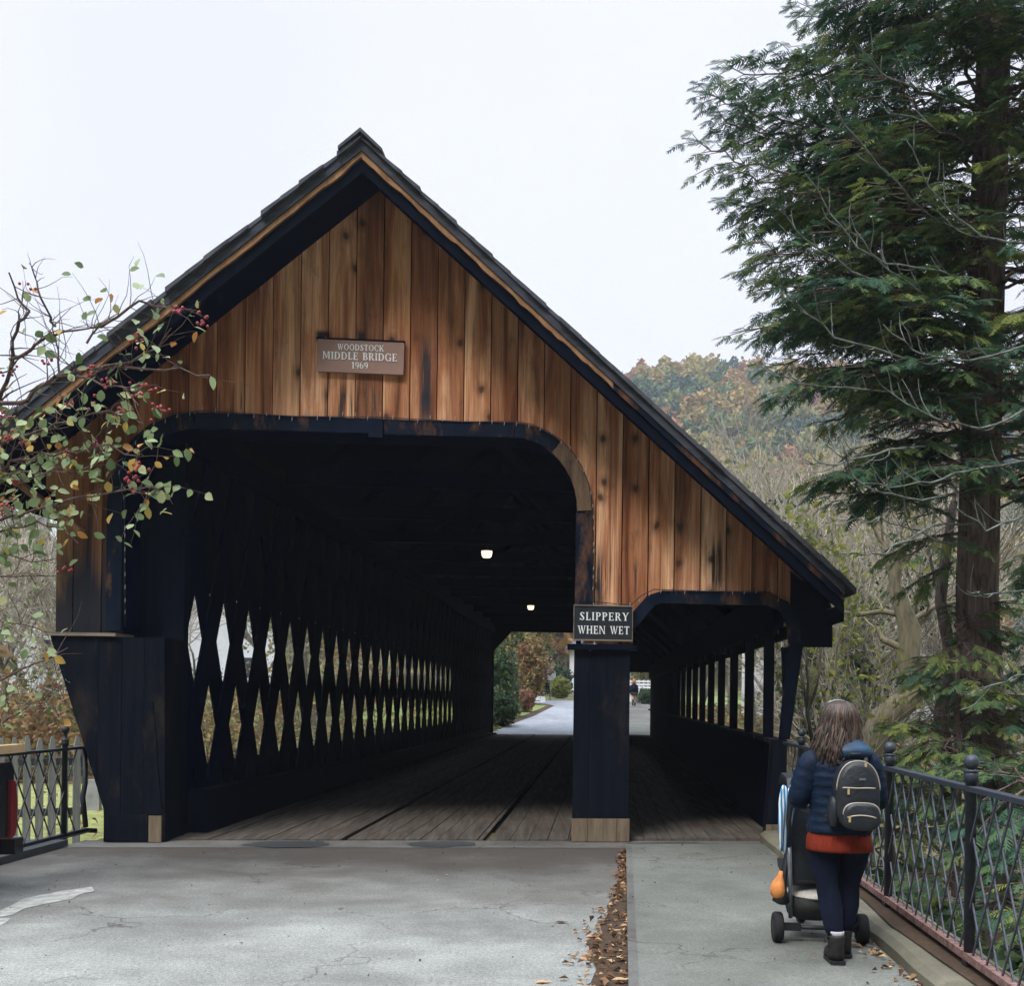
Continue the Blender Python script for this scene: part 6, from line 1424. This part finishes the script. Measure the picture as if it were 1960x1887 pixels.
# backpack
BP_ = thing('backpack', 'black backpack with pale zips and gold pulls on the stroller pusher', 'backpack', PF_(.05, -.24, .80))
def sq(cx, cz, rx, rz, n=32, p=3.4, ptop=2.4):
    out_ = []
    for k in range(n):
        t = 2 * math.pi * k / n; c, s = math.cos(t), math.sin(t); q = ptop if s > 0 else p; f = (abs(c) ** q + abs(s) ** q) ** (-1 / q); out_.append((cx + rx * c * f, cz + rz * s * f))
    return out_
def pod(mb, cx, cz, rx, rz, ys, sc, p=3.4, ptop=2.4, n=32):
    vs = []
    for y, s in zip(ys, sc): vs += [(x, y + .10 * (z - cz) * .35, z) for x, z in sq(cx, cz, rx * s, rz * s, n, p, ptop)]
    m = len(ys); fs = [(i * n + k, i * n + (k + 1) % n, (i + 1) * n + (k + 1) % n, (i + 1) * n + k) for i in range(m - 1) for k in range(n)] + [tuple(range(n)), tuple(range((m - 1) * n, m * n))]
    mb.add(vs, fs, True)
mb = MB(PF_); pod(mb, .05, 1.015, .127, .20, [-.13, -.15, -.20, -.255, -.28, -.29], [.9, .98, 1.0, .98, .92, .80]); mb.build('main_bag', M['packcloth'], BP_)
mb = MB(PF_); pod(mb, .055, .895, .106, .080, [-.27, -.30, -.335, -.35, -.355], [.98, 1, .98, .9, .75], 3, 3); mb.build('front_pocket', M['packcloth'], BP_)
mb = MB(PF_); pod(mb, -.075, .91, .03, .09, [-.14, -.16, -.22, -.25], [.8, 1, 1, .7], 2.2, 2.2, 16); mb.build('side_pocket', M['packcloth'], BP_)
def zipline(pts): 
    mb = MB(PF_); mb.tube(pts, .0042, 5); mb.build('zip', M['zip'], BP_)
o_ = sq(.05, 1.015, .127 * .965, .20 * .965, 48, 3.4, 2.4); zipline([(x, -.268 + .035 * (z - 1.015), z) for x, z in o_[1:24]])
zipline([(-.045 + .0185 * k, -.290, 1.055 + .001 * math.sin(k)) for k in range(11)]); o2 = sq(.055, .895, .106 * .97, .080 * .98, 48, 3, 3); zipline([(x, -.335, z) for x, z in o2[1:24]]); zipline([(-.03 + .02 * k, -.357, .905 - .0008 * (k - 4) ** 2) for k in range(9)])
for (x, y, z) in ((.087, -.275, 1.188), (-.012, -.296, 1.04), (-.018, -.362, .888)):
    mb = MB(PF_); mb.box(x - .006, x + .006, y - .006, y, z - .022, z + .012); mb.build('zip_pull', M['gold'], BP_)
mb = MB(PF_); mb.box(.05, .085, -.293, -.286, 1.10, 1.112); mb.build('badge', M['alu'], BP_)
mb = MB(PF_); mb.tube([(.02, -.15, 1.20), (.02, -.17, 1.245), (.08, -.17, 1.245), (.08, -.15, 1.20)], .008, 6); mb.build('grab_loop', M['packcloth'], BP_)
for s in (-1, 1):
    mb = MB(PF_); P = [(.05 + s * .07, -.14, 1.18), (s * .125, -.07, 1.262), (s * .135, .05, 1.262), (s * .14, .155, 1.15), (s * .16, .155, 1.0), (s * .21, .03, .90), (.05 + s * .12, -.14, .87)]; Q = []
    for a, b in zip(P[:-1], P[1:]): Q += [tuple(Vector(a).lerp(Vector(b), k / 4)) for k in range(4)]
    mb.tube(Q + [P[-1]], .016, 6); mb.build('strap', M['packcloth'], BP_)
# stroller
ST = thing('stroller', 'black three wheeled stroller pushed along the walkway with a fleece lined basket', 'stroller', PF_(-.02, .6, 0))
for s, x in ((-1, -.285), (1, .245)):
    def WX(a, b, c, x=x): return PF_(x + c, .45 + a, .098 + b)
    mb = MB(WX); mb.lathe([(.062, -.026), (.088, -.030), (.097, -.018), (.097, .018), (.088, .030), (.062, .026)], (0, 0, 0), 24); w = mb.build('wheel', M['tyre'], ST)
    mb = MB(WX); mb.lathe([(.012, -.032), (.03, -.030), (.058, -.022), (.058, .022), (.03, .030), (.012, .032)], (0, 0, 0), 16); mb.build('rim', M['black'], w)
def WX(a, b, c): return PF_(-.02 + c, 1.12 + a, .095 + b)
mb = MB(WX); mb.lathe([(.058, -.024), (.084, -.028), (.095, -.016), (.095, .016), (.084, .028), (.058, .024)], (0, 0, 0), 24); w = mb.build('wheel', M['tyre'], ST)
mb = MB(WX); mb.lathe([(.012, -.03), (.05, -.02), (.05, .02), (.012, .03)], (0, 0, 0), 14); mb.build('rim', M['black'], w)
mb = MB(PF_); mb.tube([(-.25, .45, .098), (.21, .45, .098)], .014, 8); mb.box(-.25, -.14, .43, .475, .078, .122); mb.box(.06, .21, .43, .475, .078, .122); mb.build('rear_axle', M['black'], ST)
for x, s in ((-.205, -1), (.165, 1)):
    mb = MB(PF_); mb.tube([(x, .44, .16), (x + s * .012, .40, .42), (x + s * .03, .36, .66)], .0145, 8); mb.build('rear_leg', M['alu'], ST)
    mb = MB(PF_); mb.tube([(x + s * .03, .36, .63), (x + s * .035, .34, .80), (x + s * .02, .345, .93), (x + s * .005, .35, .955)], .017, 8); mb.tube([(x + s * .03, .36, .66), (x, .75, .38), (-.02 + s * .03, 1.10, .16)], .015, 8); mb.build('side_frame', M['black'], ST)
mb = MB(PF_); mb.tube([(-.215, .35, .955), (-.18, .352, .966), (.14, .352, .966), (.178, .35, .955)], .015, 8); mb.build('handlebar', M['black'], ST)
mb = MB(PF_); mb.tube([(-.05, 1.12, .20), (.01, 1.12, .20)], .02, 6); mb.tube([(-.055, 1.12, .095), (-.055, 1.12, .20)], .01, 6); mb.tube([(.015, 1.12, .095), (.015, 1.12, .20)], .01, 6); mb.build('fork', M['black'], ST)
mb = MB(PF_); sec = [(.43, .40), (.50, .36), (.92, .42), (.95, .47), (.58, .50), (.50, .86), (.62, 1.02), (.82, 1.04), (.90, .98), (.92, 1.0), (.82, 1.065), (.60, 1.045), (.46, .88)]
n = len(sec); vs = [(-.215, y, z) for y, z in sec] + [(.175, y, z) for y, z in sec]; mb.add(vs, [tuple(range(n)), tuple(range(2 * n - 1, n - 1, -1))] + [(i, i + n, (i + 1) % n + n, (i + 1) % n) for i in range(n)]); mb.build('seat', M['packcloth'], ST)
mb = MB(PF_); mb.loft([((-.02, .66, .125), .12, .12), ((-.02, .64, .15), .17, .18), ((-.02, .62, .22), .19, .22), ((-.02, .61, .285), .195, .235), ((-.02, .61, .287), .18, .22), ((-.02, .62, .25), .15, .18)], 24, True, 0, 0, 2.6); mb.build('basket', M['basket'], ST)
mb = MB(PF_); mb.loft([((-.02, .60, .288), .185, .225), ((-.02, .60, .296), .19, .23), ((-.02, .62, .32), .165, .20), ((-.02, .64, .345), .10, .13), ((-.02, .64, .35), .03, .04)], 24, True, .02, 3); mb.build('basket_lining', M['cream'], ST)
mb = MB(PF_); mb.tube([(-.02 + .197 * math.cos(a), .61 + .237 * math.sin(a), .286) for a in [2 * math.pi * k / 28 for k in range(29)]], .008, 5); mb.build('basket_rim', M['black'], ST)
# cloth hung on the left and orange bag in the side net
mb = MB(PF_); vs = []; N1, N2 = 9, 14
for i in range(N1):
    for j in range(N2):
        f = j / (N2 - 1); a = i / (N1 - 1); z = 1.0 - .40 * f + .02 * math.sin(i * 1.3); x = -.285 + .098 * a * (1 - .45 * f) - .03 * math.sin(f * 3) * (1 - a); y = .36 + .10 * (a - .5) + .018 * math.sin(a * 11 + f * 4) * (.4 + f) - .035 * math.sin(f * math.pi)
        vs.append((x, y, z))
fs = [(i * N2 + j, i * N2 + j + 1, (i + 1) * N2 + j + 1, (i + 1) * N2 + j) for i in range(N1 - 1) for j in range(N2 - 1)]; mb.add(vs, fs, True); o = mb.build('hanging_cloth', M['towel']); o.modifiers.new('thick', 'SOLIDIFY').thickness = .012
tag(o, 'blue and white cloth hung over the left handle of the stroller', 'cloth')
mb = MB(PF_); mb.loft([((-.285, .42, .285), .02, .03), ((-.29, .42, .30), .042, .07), ((-.292, .42, .345), .048, .085), ((-.285, .42, .395), .036, .065), ((-.275, .42, .43), .018, .03), ((-.27, .42, .46), .014, .02)], 14, True, .12, 3); tag(mb.build('orange_bag', M['orange']), 'small orange bag hanging low on the left side of the stroller', 'bag')
mb = MB(PF_); mb.loft([((-.262, .43, .25), .03, .05), ((-.27, .43, .27), .055, .085), ((-.262, .44, .34), .03, .07), ((-.25, .45, .44), .02, .06), ((-.235, .42, .60), .012, .04)], 14, True, .08, 4); mb.build('side_net', M['black'], ST)
# far walker beyond the bridge
fxx, fyy, _ = at(1213, 1350, 66); O2 = Vector((fxx, fyy, tz(fxx, fyy) + .05))
def PG(x, y, z): return tuple(O2 + RT * x + FW * y + Vector((0, 0, z * 1.05)))
P2 = thing('person', 'distant ginger haired person in dark jacket walking beyond the far end of the walkway', 'person', tuple(O2))
J2 = dict(J); J2.update(elL=(-.22, .02, .95), wrL=(-.21, .06, .74), palmL=(-.21, .08, .67), elR=(.22, .02, .95), wrR=(.21, .05, .74), palmR=(.21, .07, .67), kneeL=(-.07, -.05, .45), ankleL=(-.06, -.18, .12), toeL=(-.06, -.05, .05), kneeR=(.07, .10, .45), ankleR=(.07, .12, .10), toeR=(.07, .26, .045))
human(PG, P2, J2, M['skin'])
mb = MB(PG); mb.loft([((0, 0, .82), .20, .15), ((0, 0, .95), .19, .14), ((0, 0, 1.1), .21, .145), ((0, 0, 1.2), .19, .125), ((0, 0, 1.28), .08, .08)], 16)
for s in 'LR': mb.tube([J2['sh' + s], J2['el' + s], J2['wr' + s]], [.075, .062, .048], 10)
mb.build('jacket', M['pants'], P2)
mb = MB(PG); mb.loft([((0, 0, .62), .20, .16), ((0, 0, .75), .185, .14), ((0, 0, .84), .17, .125)], 16); mb.build('skirt', M['basket'], P2)
mb = MB(PG); mb.loft([((0, .02, 1.25), .09, .07), ((0, .02, 1.38), .11, .10), ((0, .03, 1.46), .108, .10), ((0, .04, 1.53), .07, .07), ((0, .04, 1.555), .02, .02)], 16); mb.build('hair', M['ginger'], P2)
for s in 'LR':
    a = Vector(J2['ankle' + s]); mb = MB(PG); mb.tube([a + Vector((0, 0, .26)), a + Vector((0, 0, .05)), a + Vector((0, -.0, -.06)), a + Vector((0, .13, -.07))], [.052, .045, .045, .03], 10); mb.build('boot', M['boot'], P2)
# soil and leaves caught between kerb and railing
sheet('kerb_soil', M['soil'], [(1.93, 2), (2.2, 2), (2.2, 12.1), (1.97, 12.1), (1.91, 10), (1.96, 8.5), (1.90, 7), (1.95, 5.5), (1.9, 4)], .151)
# thin autumn air
mb = MB(); mb.box(-420, 420, -30, 420, -8, 112); hz = mb.build('haze', [], origin=(0, 0, 0)); hz['kind'] = 'stuff'
m = bpy.data.materials.new('haze_air'); m.use_nodes = True; t = m.node_tree; t.nodes.clear()
o_ = nn(t, 'ShaderNodeOutputMaterial'); pv = nn(t, 'ShaderNodeVolumePrincipled'); pv.inputs['Density'].default_value = .0007; pv.inputs['Color'].default_value = (.80, .89, 1, 1); pv.inputs['Anisotropy'].default_value = .2
t.links.new(pv.outputs[0], o_.inputs['Volume']); hz.data.materials.append(m)
